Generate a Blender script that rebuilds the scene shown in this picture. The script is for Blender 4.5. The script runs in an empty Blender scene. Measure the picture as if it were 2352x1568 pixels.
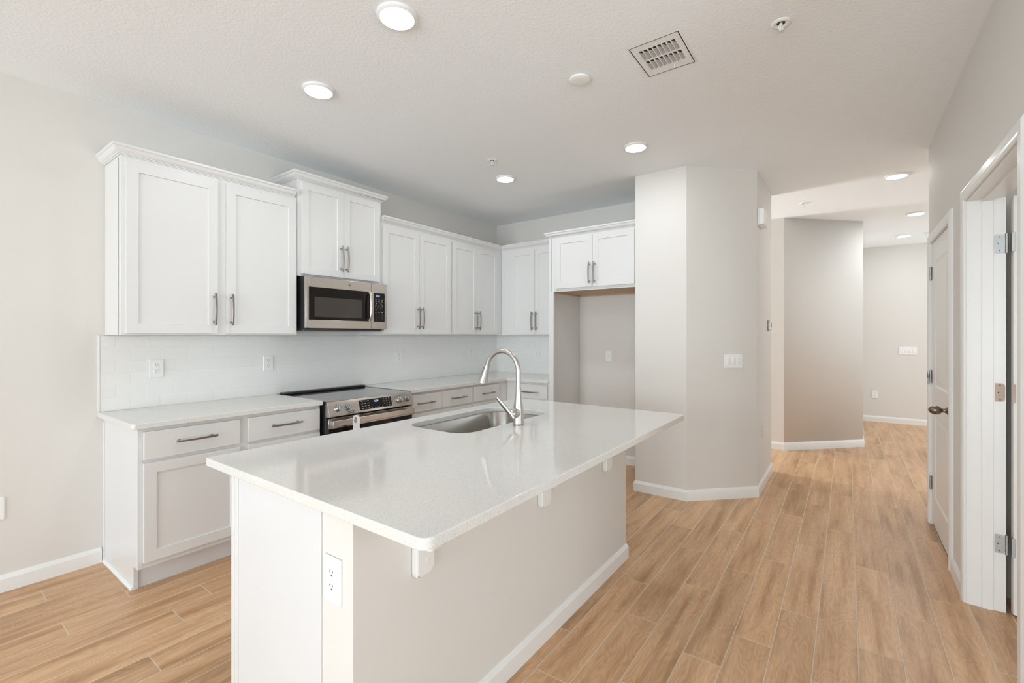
import bpy, bmesh, math, random
from mathutils import Vector, Matrix
random.seed(7)
SC = bpy.context.scene
COL = SC.collection
PI = math.pi

# ------------------------------------------------------------------ camera
F_PX, HORIZON, W_PX, H_PX = 1056.4, 770.06, 2352, 1568
cam_d = bpy.data.cameras.new('camera')
cam_d.sensor_fit = 'HORIZONTAL'
cam_d.sensor_width = 36.0
cam_d.lens = F_PX / W_PX * 36.0
cam_d.shift_x = 0.0
cam_d.shift_y = -(H_PX / 2 - HORIZON) / W_PX
cam_d.clip_start = 0.02
cam = bpy.data.objects.new('camera', cam_d)
COL.objects.link(cam)
cam.location = (-4.6212, -3.6111, 1.355)
cam.rotation_euler = (PI / 2, 0, math.radians(36.1012) - PI / 2)
SC.camera = cam

# ------------------------------------------------------------------ world, daylight and added fill, exposure
SC.view_settings.view_transform = 'Standard'
SC.view_settings.look = 'None'
SC.view_settings.gamma = 1.0
SC.view_settings.use_curve_mapping = False
SC.view_settings.exposure = 0.03
world = bpy.data.worlds.new('sky')
SC.world = world
world.use_nodes = True
wn = world.node_tree.nodes
wn['Background'].inputs['Color'].default_value = (0.82, 0.93, 1.0, 1)
wn['Background'].inputs['Strength'].default_value = 2.45
SC.cycles.max_bounces = 10
SC.cycles.diffuse_bounces = 6
SC.cycles.glossy_bounces = 5
SC.cycles.caustics_reflective = False
SC.cycles.caustics_refractive = False
SC.cycles.sample_clamp_indirect = 6.0
SC.cycles.use_denoising = True


def area(name, loc, rot, sx, sy, power, col):
    d = bpy.data.lights.new(name, 'AREA')
    d.shape = 'RECTANGLE'
    d.size, d.size_y = sx, sy
    d.energy = power
    d.color = col
    o = bpy.data.objects.new(name, d)
    COL.objects.link(o)
    o.location, o.rotation_euler = loc, rot
    return o


# rear and passage daylight; unseen near, foyer and ground lights added as fill
DAY_FILL = [
    ('rear', 'daylight_rear', (-9.5, -2.0, 1.25), (0, -PI / 2, 0), 2.3, 3.6, 196, (0.86, 0.955, 1.0)),
    ('rear', 'daylight_rear', (-9.5, -5.35, 1.25), (0, -PI / 2, 0), 2.3, 2.0, 106, (0.86, 0.955, 1.0)),
    ('near', 'fill_near', (-4.2, -6.9, 1.25), (PI / 2, 0, 0), 2.2, 2.3, 34, (0.86, 0.955, 1.0)),  # unseen fill added for the cabinet fronts and island half wall
    ('foyer', 'fill_foyer', (3.4, -6.9, 1.3), (PI / 2, 0, 0), 1.8, 2.2, 20, (0.90, 0.96, 1.0)),  # unseen fill added to brighten the hall
    ('passage', 'daylight_passage', (1.15, 1.55, 1.2), (-PI / 2, 0, 0), 1.0, 1.8, 185, (0.88, 0.95, 1.0)),
    ('ground', 'fill_ground', (-10.2, -2.0, -0.6), (0, -PI / 2 - 0.75, 0), 2.0, 3.6, 110, (0.90, 0.96, 1.0)),  # upward fill added as ground bounce, lifts the ceiling
    ('ground', 'fill_ground', (-5.8, -7.4, -0.6), (PI / 2 + 0.75, 0, 0), 5.5, 2.0, 70, (0.90, 0.96, 1.0)),  # second added upward fill, from the side
]
for _g, _n, _l, _r, _sx, _sy, _p, _c in DAY_FILL:
    area(_n, _l, _r, _sx, _sy, _p, _c)['grp'] = _g


# ------------------------------------------------------------------ materials
def rgba(c):
    return (c[0], c[1], c[2], 1)


def mat(name, col, rough=0.5, metal=0.0, var=0.0, vscale=6.0, bump=0.0, bscale=60.0, emit=None, estr=0.0,
        stretch=None, coat=0.0, ior=None, bdist=0.002):
    m = bpy.data.materials.new(name)
    m.use_nodes = True
    nt = m.node_tree
    b = nt.nodes['Principled BSDF']
    b.inputs['Base Color'].default_value = rgba(col)
    b.inputs['Roughness'].default_value = rough
    b.inputs['Metallic'].default_value = metal
    if ior:
        b.inputs['IOR'].default_value = ior
    if coat:
        b.inputs['Coat Weight'].default_value = coat
        b.inputs['Coat Roughness'].default_value = 0.05
    if emit:
        b.inputs['Emission Color'].default_value = rgba(emit)
        b.inputs['Emission Strength'].default_value = estr
    tc = nt.nodes.new('ShaderNodeTexCoord')
    mp = nt.nodes.new('ShaderNodeMapping')
    nt.links.new(tc.outputs['Object'], mp.inputs['Vector'])
    if stretch:
        mp.inputs['Scale'].default_value = stretch
    if var > 0:
        n = nt.nodes.new('ShaderNodeTexNoise')
        n.inputs['Scale'].default_value = vscale
        n.inputs['Detail'].default_value = 3
        nt.links.new(mp.outputs['Vector'], n.inputs['Vector'])
        mx = nt.nodes.new('ShaderNodeMix')
        mx.data_type = 'RGBA'
        mx.inputs[6].default_value = rgba([c * (1 - var) for c in col])
        mx.inputs[7].default_value = rgba([min(1, c * (1 + var)) for c in col])
        nt.links.new(n.outputs['Fac'], mx.inputs[0])
        nt.links.new(mx.outputs[2], b.inputs['Base Color'])
    if bump > 0:
        n2 = nt.nodes.new('ShaderNodeTexNoise')
        n2.inputs['Scale'].default_value = bscale
        n2.inputs['Detail'].default_value = 4
        nt.links.new(mp.outputs['Vector'], n2.inputs['Vector'])
        bp = nt.nodes.new('ShaderNodeBump')
        bp.inputs['Strength'].default_value = bump
        bp.inputs['Distance'].default_value = bdist
        nt.links.new(n2.outputs['Fac'], bp.inputs['Height'])
        nt.links.new(bp.outputs['Normal'], b.inputs['Normal'])
    return m


M = {}
M['wall'] = mat('wall_paint', (0.715, 0.69, 0.655), 0.72, bump=0.12, bscale=170, var=0.01, vscale=2)
M['ceiling'] = mat('ceiling_paint', (0.892, 0.920, 0.938), 0.85, bump=0.50, bscale=80, bdist=0.0045)
M['trim'] = mat('trim_paint', (0.82, 0.82, 0.81), 0.30, var=0.01)
M['cab'] = mat('cabinet_paint', (0.735, 0.73, 0.72), 0.34, var=0.008, vscale=3)
M['cabin'] = mat('cabinet_recess_paint', (0.74, 0.74, 0.73), 0.40)
M['door'] = mat('door_paint', (0.80, 0.795, 0.78), 0.33, var=0.01)
M['melamine'] = mat('panel_melamine', (0.72, 0.725, 0.735), 0.28, var=0.01)
M['plastic'] = mat('white_plastic', (0.86, 0.86, 0.85), 0.25, var=0.01)
M['slot'] = mat('socket_slot', (0.05, 0.045, 0.04), 0.6, var=0.05)
M['screw'] = mat('painted_screw', (0.72, 0.72, 0.70), 0.35, var=0.02)
M['steel'] = mat('stainless_steel', (0.62, 0.575, 0.53), 0.27, 1.0, var=0.05, vscale=30, stretch=(1, 1, 22))
M['sinksteel'] = mat('sink_steel', (0.42, 0.40, 0.375), 0.22, 1.0, var=0.07, vscale=18, stretch=(1, 6, 6))
M['nickel'] = mat('brushed_nickel', (0.55, 0.525, 0.49), 0.33, 1.0, var=0.05, vscale=40)
M['pull'] = mat('dark_nickel', (0.36, 0.325, 0.30), 0.30, 1.0, var=0.07, vscale=50)
M['hinge'] = mat('satin_hinge_steel', (0.40, 0.405, 0.40), 0.45, 1.0, var=0.06, vscale=40)
M['barewood'] = mat('bare_wood', (0.56, 0.40, 0.26), 0.65, var=0.14, vscale=7, stretch=(2, 22, 2))
M['mortise'] = mat('mortise_wood', (0.52, 0.42, 0.35), 0.8, var=0.1, vscale=30)
M['black'] = mat('black_enamel', (0.018, 0.018, 0.02), 0.28, var=0.1)
M['blackglass'] = mat('black_glass', (0.010, 0.008, 0.007), 0.06, var=0.05, ior=1.33)
M['window_glass_dark'] = mat('oven_window_glass', (0.050, 0.043, 0.037), 0.07, var=0.05)
M['cooktop'] = mat('ceramic_cooktop', (0.022, 0.022, 0.023), 0.13, coat=0.6, var=0.08, vscale=60)
M['mark'] = mat('printed_marks', (0.55, 0.55, 0.54), 0.5, var=0.02)
M['display'] = mat('display_digits', (0.2, 0.3, 0.6), 0.4, emit=(0.45, 0.60, 1.0), estr=1.0)
M['chrome'] = mat('knob_chrome', (0.42, 0.43, 0.45), 0.22, 1.0, var=0.04)
M['darkgrey'] = mat('dark_grey_metal', (0.10, 0.10, 0.105), 0.35, 0.6, var=0.06)
M['lamp'] = mat('lamp_diffuser', (1, 1, 1), 0.5, emit=(0.92, 0.97, 1.0), estr=98.0)
M['bronze'] = mat('antique_bronze', (0.24, 0.19, 0.15), 0.24, 1.0, var=0.12, vscale=30)
M['paper'] = mat('white_card', (0.88, 0.89, 0.91), 0.6, var=0.01)
M['bluetape'] = mat('blue_tape', (0.02, 0.11, 0.30), 0.6, var=0.05)
M['grout'] = mat('floor_grout', (0.66, 0.57, 0.46), 0.85, var=0.06, vscale=9)
M['tile'] = mat('glazed_tile', (0.84, 0.84, 0.825), 0.10, var=0.02, vscale=4, bump=0.03, bscale=9)
M['tilegrout'] = mat('tile_grout', (0.88, 0.88, 0.87), 0.8, var=0.02)
M['rubber'] = mat('black_rubber', (0.03, 0.03, 0.032), 0.5, var=0.05)
M['threshold'] = mat('bronze_sweep', (0.20, 0.13, 0.08), 0.6, var=0.08)
M['duct'] = mat('duct_shade', (0.03, 0.03, 0.03), 0.8, var=0.05)


def quartz():
    m = mat('white_quartz', (0.76, 0.745, 0.72), 0.075)
    nt = m.node_tree
    b = nt.nodes['Principled BSDF']
    tc = nt.nodes.new('ShaderNodeTexCoord')
    v = nt.nodes.new('ShaderNodeTexNoise')
    v.inputs['Scale'].default_value = 420
    v.inputs['Detail'].default_value = 2
    r = nt.nodes.new('ShaderNodeValToRGB')
    r.color_ramp.elements[0].position = 0.30
    r.color_ramp.elements[0].color = (0.60, 0.58, 0.55, 1)
    r.color_ramp.elements[1].position = 0.50
    r.color_ramp.elements[1].color = (0.785, 0.77, 0.745, 1)
    n2 = nt.nodes.new('ShaderNodeTexNoise')
    n2.inputs['Scale'].default_value = 2.4
    n2.inputs['Detail'].default_value = 5
    mx = nt.nodes.new('ShaderNodeMix')
    mx.data_type = 'RGBA'
    mx.blend_type = 'MULTIPLY'
    mx.inputs[0].default_value = 0.10
    nt.links.new(tc.outputs['Object'], v.inputs['Vector'])
    nt.links.new(tc.outputs['Object'], n2.inputs['Vector'])
    nt.links.new(v.outputs['Fac'], r.inputs['Fac'])
    nt.links.new(r.outputs['Color'], mx.inputs[6])
    nt.links.new(n2.outputs['Color'], mx.inputs[7])
    nt.links.new(mx.outputs[2], b.inputs['Base Color'])
    return m


M['quartz'] = quartz()


def wood_floor():
    m = bpy.data.materials.new('oak_look_plank_tile')
    m.use_nodes = True
    nt = m.node_tree
    N, L = nt.nodes, nt.links
    b = N['Principled BSDF']
    b.inputs['Roughness'].default_value = 0.36
    tc = N.new('ShaderNodeTexCoord')
    at = N.new('ShaderNodeAttribute')
    at.attribute_name = 'plank'
    sc = N.new('ShaderNodeVectorMath'); sc.operation = 'SCALE'; sc.inputs['Scale'].default_value = 40
    L.new(at.outputs['Color'], sc.inputs[0])
    ad = N.new('ShaderNodeVectorMath'); ad.operation = 'ADD'
    L.new(tc.outputs['Object'], ad.inputs[0]); L.new(sc.outputs['Vector'], ad.inputs[1])
    # slow warp so that grain lines wander and make cathedral figures
    wp = N.new('ShaderNodeMapping'); wp.inputs['Scale'].default_value = (2.6, 9.0, 1)
    L.new(ad.outputs['Vector'], wp.inputs['Vector'])
    wn_ = N.new('ShaderNodeTexNoise'); wn_.inputs['Scale'].default_value = 1.0; wn_.inputs['Detail'].default_value = 2.0
    L.new(wp.outputs['Vector'], wn_.inputs['Vector'])
    # growth rings = bands of the warp field
    ml = N.new('ShaderNodeMath'); ml.operation = 'MULTIPLY'; ml.inputs[1].default_value = 17.0
    L.new(wn_.outputs['Fac'], ml.inputs[0])
    fr = N.new('ShaderNodeMath'); fr.operation = 'SINE'
    ml2 = N.new('ShaderNodeMath'); ml2.operation = 'MULTIPLY'; ml2.inputs[1].default_value = 6.283
    L.new(ml.outputs[0], ml2.inputs[0]); L.new(ml2.outputs[0], fr.inputs[0])
    # fine pores along the plank
    gp = N.new('ShaderNodeMapping'); gp.inputs['Scale'].default_value = (5, 130, 1)
    L.new(ad.outputs['Vector'], gp.inputs['Vector'])
    gn = N.new('ShaderNodeTexNoise'); gn.inputs['Scale'].default_value = 1.0; gn.inputs['Detail'].default_value = 5.0
    gn.inputs['Roughness'].default_value = 0.65
    L.new(gp.outputs['Vector'], gn.inputs['Vector'])
    # broad streaks
    sp = N.new('ShaderNodeMapping'); sp.inputs['Scale'].default_value = (1.6, 17, 1)
    L.new(ad.outputs['Vector'], sp.inputs['Vector'])
    sn = N.new('ShaderNodeTexNoise'); sn.inputs['Scale'].default_value = 1.0; sn.inputs['Detail'].default_value = 4.0
    L.new(sp.outputs['Vector'], sn.inputs['Vector'])
    r1 = N.new('ShaderNodeValToRGB')
    e = r1.color_ramp.elements
    e[0].position = 0.30; e[0].color = (0.446, 0.247, 0.117, 1)
    e[1].position = 0.66; e[1].color = (0.702, 0.445, 0.253, 1)
    k = r1.color_ramp.elements.new(0.48); k.color = (0.612, 0.365, 0.197, 1)
    L.new(sn.outputs['Fac'], r1.inputs['Fac'])
    mr = N.new('ShaderNodeMapRange')
    mr.inputs['From Min'].default_value = -1; mr.inputs['From Max'].default_value = 1
    mr.inputs['To Min'].default_value = 0.90; mr.inputs['To Max'].default_value = 1.03
    L.new(fr.outputs[0], mr.inputs['Value'])
    mr2 = N.new('ShaderNodeMapRange')
    mr2.inputs['From Min'].default_value = 0.3; mr2.inputs['From Max'].default_value = 0.7
    mr2.inputs['To Min'].default_value = 0.84; mr2.inputs['To Max'].default_value = 1.08
    L.new(gn.outputs['Fac'], mr2.inputs['Value'])
    sx = N.new('ShaderNodeSeparateColor')
    L.new(at.outputs['Color'], sx.inputs['Color'])
    mr3 = N.new('ShaderNodeMapRange')
    mr3.inputs['To Min'].default_value = 0.92; mr3.inputs['To Max'].default_value = 1.07
    L.new(sx.outputs['Green'], mr3.inputs['Value'])
    p1 = N.new('ShaderNodeMath'); p1.operation = 'MULTIPLY'
    L.new(mr.outputs[0], p1.inputs[0]); L.new(mr2.outputs[0], p1.inputs[1])
    p2 = N.new('ShaderNodeMath'); p2.operation = 'MULTIPLY'
    L.new(p1.outputs[0], p2.inputs[0]); L.new(mr3.outputs[0], p2.inputs[1])
    vs = N.new('ShaderNodeVectorMath'); vs.operation = 'SCALE'
    L.new(r1.outputs['Color'], vs.inputs[0]); L.new(p2.outputs[0], vs.inputs['Scale'])
    L.new(vs.outputs['Vector'], b.inputs['Base Color'])
    bp = N.new('ShaderNodeBump'); bp.inputs['Strength'].default_value = 0.12; bp.inputs['Distance'].default_value = 0.001
    L.new(gn.outputs['Fac'], bp.inputs['Height']); L.new(bp.outputs['Normal'], b.inputs['Normal'])
    return m


M['floor'] = wood_floor()


def glass_mat():
    m = bpy.data.materials.new('window_glass')
    m.use_nodes = True
    nt = m.node_tree
    nt.nodes.remove(nt.nodes['Principled BSDF'])
    t = nt.nodes.new('ShaderNodeBsdfTransparent')
    g = nt.nodes.new('ShaderNodeBsdfGlossy'); g.inputs['Roughness'].default_value = 0.02
    f = nt.nodes.new('ShaderNodeFresnel'); f.inputs['IOR'].default_value = 1.45
    x = nt.nodes.new('ShaderNodeMixShader')
    nt.links.new(f.outputs[0], x.inputs[0]); nt.links.new(t.outputs[0], x.inputs[1]); nt.links.new(g.outputs[0], x.inputs[2])
    nt.links.new(x.outputs[0], nt.nodes['Material Output'].inputs['Surface'])
    return m


M['glass'] = glass_mat()


# ------------------------------------------------------------------ mesh collector
class B:
    def __init__(s):
        s.bm = bmesh.new()

    def _merge(s, t, mtx=None):
        if mtx is not None:
            bmesh.ops.transform(t, matrix=mtx, verts=t.verts)
        me = bpy.data.meshes.new('tmp')
        t.to_mesh(me)
        t.free()
        s.bm.from_mesh(me)
        bpy.data.meshes.remove(me)
        return s

    def box(s, a, b, bev=0.0, seg=2, mtx=None):
        t = bmesh.new()
        x0, x1 = sorted((a[0], b[0])); y0, y1 = sorted((a[1], b[1])); z0, z1 = sorted((a[2], b[2]))
        bmesh.ops.create_cube(t, size=1)
        for v in t.verts:
            v.co = Vector(((x0 + x1) / 2 + v.co.x * (x1 - x0), (y0 + y1) / 2 + v.co.y * (y1 - y0), (z0 + z1) / 2 + v.co.z * (z1 - z0)))
        if bev > 0:
            bmesh.ops.bevel(t, geom=t.edges[:], offset=bev, segments=seg, affect='EDGES', profile=0.5)
        return s._merge(t, mtx)

    def prism(s, pts, z0, z1, bev=0.0, mtx=None, seg=2):
        """polygon in XY extruded in Z"""
        t = bmesh.new()
        lo = [t.verts.new((x, y, z0)) for x, y in pts]
        hi = [t.verts.new((x, y, z1)) for x, y in pts]
        t.faces.new(lo[::-1]); t.faces.new(hi)
        n = len(pts)
        for i in range(n):
            t.faces.new((lo[i], lo[(i + 1) % n], hi[(i + 1) % n], hi[i]))
        bmesh.ops.recalc_face_normals(t, faces=t.faces)
        if bev > 0:
            bmesh.ops.bevel(t, geom=t.edges[:], offset=bev, segments=seg, affect='EDGES', profile=0.5)
        return s._merge(t, mtx)

    def cyl(s, c, r, h, axis='Z', seg=24, r2=None, bev=0.0, mtx=None):
        """centre of the base c, extends +h along the axis"""
        t = bmesh.new()
        bmesh.ops.create_cone(t, cap_ends=True, segments=seg, radius1=r, radius2=r if r2 is None else r2, depth=h)
        bmesh.ops.translate(t, vec=(0, 0, h / 2), verts=t.verts)
        if bev > 0:
            es = [e for e in t.edges if len(e.link_faces) == 2 and any(len(f.verts) > 4 for f in e.link_faces)]
            bmesh.ops.bevel(t, geom=es, offset=bev, segments=2, affect='EDGES')
        R_ = {'Z': Matrix(), 'X': Matrix.Rotation(PI / 2, 4, 'Y'), 'Y': Matrix.Rotation(-PI / 2, 4, 'X'),
              '-Y': Matrix.Rotation(PI / 2, 4, 'X'), '-Z': Matrix.Rotation(PI, 4, 'X'), '-X': Matrix.Rotation(-PI / 2, 4, 'Y')}[axis]
        bmesh.ops.transform(t, matrix=Matrix.Translation(c) @ R_, verts=t.verts)
        return s._merge(t, mtx)

    def lathe(s, prof, c=(0, 0, 0), seg=32, rot=None, mtx=None):
        """prof = [(radius, height)...] about Z"""
        t = bmesh.new()
        rings = []
        for r, z in prof:
            if r < 1e-6:
                rings.append([t.verts.new((0, 0, z))])
            else:
                rings.append([t.verts.new((r * math.cos(2 * PI * i / seg), r * math.sin(2 * PI * i / seg), z)) for i in range(seg)])
        for a, b in zip(rings, rings[1:]):
            for i in range(seg):
                j = (i + 1) % seg
                if len(a) == 1 and len(b) == 1:
                    continue
                if len(a) == 1:
                    t.faces.new((a[0], b[j], b[i]))
                elif len(b) == 1:
                    t.faces.new((a[i], a[j], b[0]))
                else:
                    t.faces.new((a[i], a[j], b[j], b[i]))
        bmesh.ops.recalc_face_normals(t, faces=t.faces)
        mm = Matrix.Translation(c)
        if rot is not None:
            mm = mm @ rot
        bmesh.ops.transform(t, matrix=mm, verts=t.verts)
        return s._merge(t, mtx)

    def tube(s, pts, rad, seg=16, sx=1.0, sy=1.0, up=None, mtx=None):
        t = bmesh.new()
        pts = [Vector(p) for p in pts]
        n = len(pts)
        rs = rad if isinstance(rad, (list, tuple)) else [rad] * n
        rings = []
        u = Vector(up) if up else Vector((0.13, 0.97, 0.2))
        for i, p in enumerate(pts):
            d = (pts[min(n - 1, i + 1)] - pts[max(0, i - 1)]).normalized()
            a = d.cross(u)
            a.normalize()
            b = a.cross(d).normalized()
            rx = rs[i][0] if isinstance(rs[i], (list, tuple)) else rs[i] * sx
            ry = rs[i][1] if isinstance(rs[i], (list, tuple)) else rs[i] * sy
            rings.append([t.verts.new(p + a * (rx * math.cos(2 * PI * k / seg)) + b * (ry * math.sin(2 * PI * k / seg))) for k in range(seg)])
        for a, b in zip(rings, rings[1:]):
            for i in range(seg):
                j = (i + 1) % seg
                t.faces.new((a[i], a[j], b[j], b[i]))
        t.faces.new(rings[0][::-1]); t.faces.new(rings[-1])
        bmesh.ops.recalc_face_normals(t, faces=t.faces)
        return s._merge(t, mtx)

    def sweep(s, prof, path, starts=None, ends=None, closed=False, mtx=None):
        """profile [(out, z)] carried along the XY path; 'out' is to the right of travel; mitred"""
        t = bmesh.new()
        n = len(path)
        P = [Vector((p[0], p[1])) for p in path]
        def nrm(a, b):
            d = (b - a).normalized()
            return Vector((d.y, -d.x))
        rings = []
        for i in range(n):
            na = nrm(P[i - 1], P[i]) if (i > 0 or closed) else None
            nb = nrm(P[i], P[(i + 1) % n]) if (i < n - 1 or closed) else None
            if na is None:
                m = Vector(starts) if starts else nb
            elif nb is None:
                m = Vector(ends) if ends else na
            else:
                m = (na + nb); m = m / (1 + na.dot(nb))
            rings.append([t.verts.new((P[i].x + m.x * o, P[i].y + m.y * o, z)) for o, z in prof])
        k = len(prof)
        prs = list(zip(rings, rings[1:])) + ([(rings[-1], rings[0])] if closed else [])
        for a, b in prs:
            for i in range(k):
                j = (i + 1) % k
                t.faces.new((a[i], b[i], b[j], a[j]))
        if not closed:
            t.faces.new(rings[0][::-1]); t.faces.new(rings[-1])
        bmesh.ops.recalc_face_normals(t, faces=t.faces)
        return s._merge(t, mtx)

    def panel_door(s, x0, x1, z0, z1, yb, yf, rail, rec=0.008, bev=0.0015, mtx=None, soft=0.0015):
        """slab with recessed flat field; back at yb, front at yf (front faces -y)"""
        t = bmesh.new()
        V = lambda x, y, z: t.verts.new((x, y, z))
        bk = [V(x0, yb, z0), V(x1, yb, z0), V(x1, yb, z1), V(x0, yb, z1)]
        ft = [V(x0, yf, z0), V(x1, yf, z0), V(x1, yf, z1), V(x0, yf, z1)]
        t.faces.new(bk[::-1])
        for i in range(4):
            j = (i + 1) % 4
            t.faces.new((bk[i], bk[j], ft[j], ft[i]))
        a = [V(x0 + rail, yf, z0 + rail), V(x1 - rail, yf, z0 + rail), V(x1 - rail, yf, z1 - rail), V(x0 + rail, yf, z1 - rail)]
        e = rail + soft
        c = [V(x0 + e, yf + rec, z0 + e), V(x1 - e, yf + rec, z0 + e), V(x1 - e, yf + rec, z1 - e), V(x0 + e, yf + rec, z1 - e)]
        for i in range(4):
            j = (i + 1) % 4
            t.faces.new((ft[i], ft[j], a[j], a[i]))
            t.faces.new((a[i], a[j], c[j], c[i]))
        t.faces.new(c)
        bmesh.ops.recalc_face_normals(t, faces=t.faces)
        if bev:
            fs = set(ft)
            es = [ed for ed in t.edges if (ed.verts[0] in fs and ed.verts[1] in fs)]
            bmesh.ops.bevel(t, geom=es, offset=bev, segments=2, affect='EDGES')
        return s._merge(t, mtx)


class Thing:
    """an Empty at the thing's base; parts are given in world coordinates of an unrotated run and moved under it"""

    def __init__(s, name, label, cat, loc, rotz=0.0, group=None, origin=None, kind=None, mtx=None):
        s.o = bpy.data.objects.new(name, None)
        s.o.empty_display_size = 0.05
        COL.objects.link(s.o)
        s.org = Vector(origin if origin is not None else loc)
        s.o.location = loc
        s.o.rotation_euler = (0, 0, rotz)
        if label:
            s.o['label'] = label
            s.o['category'] = cat
        if group:
            s.o['group'] = group
        if kind:
            s.o['kind'] = kind

    def part(s, name, b, m, parent=None, label=None, kind=None):
        o = finish(name, b, m, s.org)
        o.parent = parent or s.o
        if label:
            o['label'] = label
        if kind:
            o['kind'] = kind
        return o


def finish(name, b, m, org, ang=35):
    me = bpy.data.meshes.new(name)
    bmesh.ops.translate(b.bm, vec=-Vector(org), verts=b.bm.verts)
    b.bm.to_mesh(me)
    b.bm.free()
    me.materials.append(M[m] if isinstance(m, str) else m)
    me.polygons.foreach_set('use_smooth', [True] * len(me.polygons))
    me.set_sharp_from_angle(angle=math.radians(ang))
    for p_ in me.polygons:
        if p_.area > 4e-4 and max(abs(c_) for c_ in p_.normal) > 0.99999:
            p_.use_smooth = False
    o = bpy.data.objects.new(name, me)
    COL.objects.link(o)
    return o


def single(name, b, m, loc, label=None, cat=None, group=None, kind=None, parent=None):
    o = finish(name, b, m, loc)
    o.location = loc
    if label:
        o['label'] = label
        o['category'] = cat
    if group:
        o['group'] = group
    if kind:
        o['kind'] = kind
    return o


def struct(name, b, m, parent=None, org=(0, 0, 0)):
    o = finish(name, b, m, org)
    o.location = org
    if parent:
        o.parent = parent
    else:
        o['kind'] = 'structure'
    return o


def text_into(b, s, size, mtx, thick=0.0004):
    cu = bpy.data.curves.new('txt', 'FONT')
    cu.body = s
    cu.size = size
    cu.align_x = 'CENTER'
    cu.align_y = 'CENTER'
    cu.extrude = thick
    cu.offset = size * 0.012
    ob = bpy.data.objects.new('txt', cu)
    COL.objects.link(ob)
    bpy.context.view_layer.update()
    me = bpy.data.meshes.new_from_object(ob)
    bpy.data.objects.remove(ob)
    t = bmesh.new()
    t.from_mesh(me)
    bpy.data.meshes.remove(me)
    b._merge(t, mtx)


def rounded_rect(x0, y0, x1, y1, r, k=6, rs=None):
    """ccw points; rs = per corner radii (x0y0, x1y0, x1y1, x0y1)"""
    rs = rs or [r] * 4
    cs = [(x0, y0, PI), (x1, y0, 1.5 * PI), (x1, y1, 0), (x0, y1, PI / 2)]
    out = []
    for (cx, cy, a0), rr in zip(cs, rs):
        ox = cx + (rr if cx == x0 else -rr)
        oy = cy + (rr if cy == y0 else -rr)
        for i in range(k + 1):
            a = a0 + PI / 2 * i / k
            out.append((ox + rr * math.cos(a), oy + rr * math.sin(a)))
    return out


# ------------------------------------------------------------------ dimensions
CH = 2.745          # ceiling
TOP = 0.897         # counter top
TH = 0.030
UB = 1.355          # bottom of the wall cabinets
XL = -3.829         # left end of the cabinets
RX, RY = -9.3, -6.6  # far corners of the living area behind the camera

# ------------------------------------------------------------------ floor
def build_floor():
    x0, x1, y0, y1 = RX, 4.6, RY, 1.3
    w, L, g = 0.1517, 0.886, 0.0019
    offs = {1: .494, 0: .185, -1: .631, -2: .059, -3: .313, -4: .669, -5: .189, -6: .538, -7: .057, -8: .339,
            17: .307, 15: .570, 14: .309, 13: .830, 12: .655, 10: .475, 3: .316, 16: .73, 11: .15, 9: .83, 2: .78}
    bm = bmesh.new()
    lay = bm.loops.layers.float_color.new('plank')
    rnd = random.Random(3)
    n0 = int(math.floor((y0 + 2.738) / w)); n1 = int(math.ceil((y1 + 2.738) / w)) + 1
    for n in range(n0, n1 + 1):
        yt = -2.738 + w * n
        yb = yt - w
        off = offs.get(n, (n * 0.37 + 0.11 * math.sin(n * 3.3)) % 1 * L)
        k = math.floor((x0 - off) / L)
        while off + k * L < x1:
            xa, xb = off + k * L, off + (k + 1) * L
            k += 1
            ax, bx = max(x0, xa + g), min(x1, xb - g)
            ay, by = max(y0, yb + g), min(y1, yt - g)
            if bx - ax < 0.005 or by - ay < 0.005:
                continue
            c = (rnd.random(), rnd.random(), rnd.random(), 1)
            e = 0.0012
            lo = [bm.verts.new(p) for p in ((ax, ay, -0.0012), (bx, ay, -0.0012), (bx, by, -0.0012), (ax, by, -0.0012))]
            hi = [bm.verts.new(p) for p in ((ax + e, ay + e, 0), (bx - e, ay + e, 0), (bx - e, by - e, 0), (ax + e, by - e, 0))]
            fs = [bm.faces.new(hi)] + [bm.faces.new((lo[i], lo[(i + 1) % 4], hi[(i + 1) % 4], hi[i])) for i in range(4)]
            for f in fs:
                for lp in f.loops:
                    lp[lay] = c
    nf = len(bm.faces)
    bv = [bm.verts.new(p) for p in ((x0, y0, -0.0010), (x1, y0, -0.0010), (x1, y1, -0.0010), (x0, y1, -0.0010))]
    bd = [bm.verts.new(p) for p in ((x0, y0, -0.12), (x1, y0, -0.12), (x1, y1, -0.12), (x0, y1, -0.12))]
    fs = [bm.faces.new(bv), bm.faces.new(bd[::-1])] + [bm.faces.new((bd[i], bd[(i + 1) % 4], bv[(i + 1) % 4], bv[i])) for i in range(4)]
    for f in fs:
        f.material_index = 1
    me = bpy.data.meshes.new('floor')
    bm.to_mesh(me)
    bm.free()
    me.materials.append(M['floor'])
    me.materials.append(M['grout'])
    o = bpy.data.objects.new('floor', me)
    COL.objects.link(o)
    o['kind'] = 'structure'


build_floor()

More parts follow.
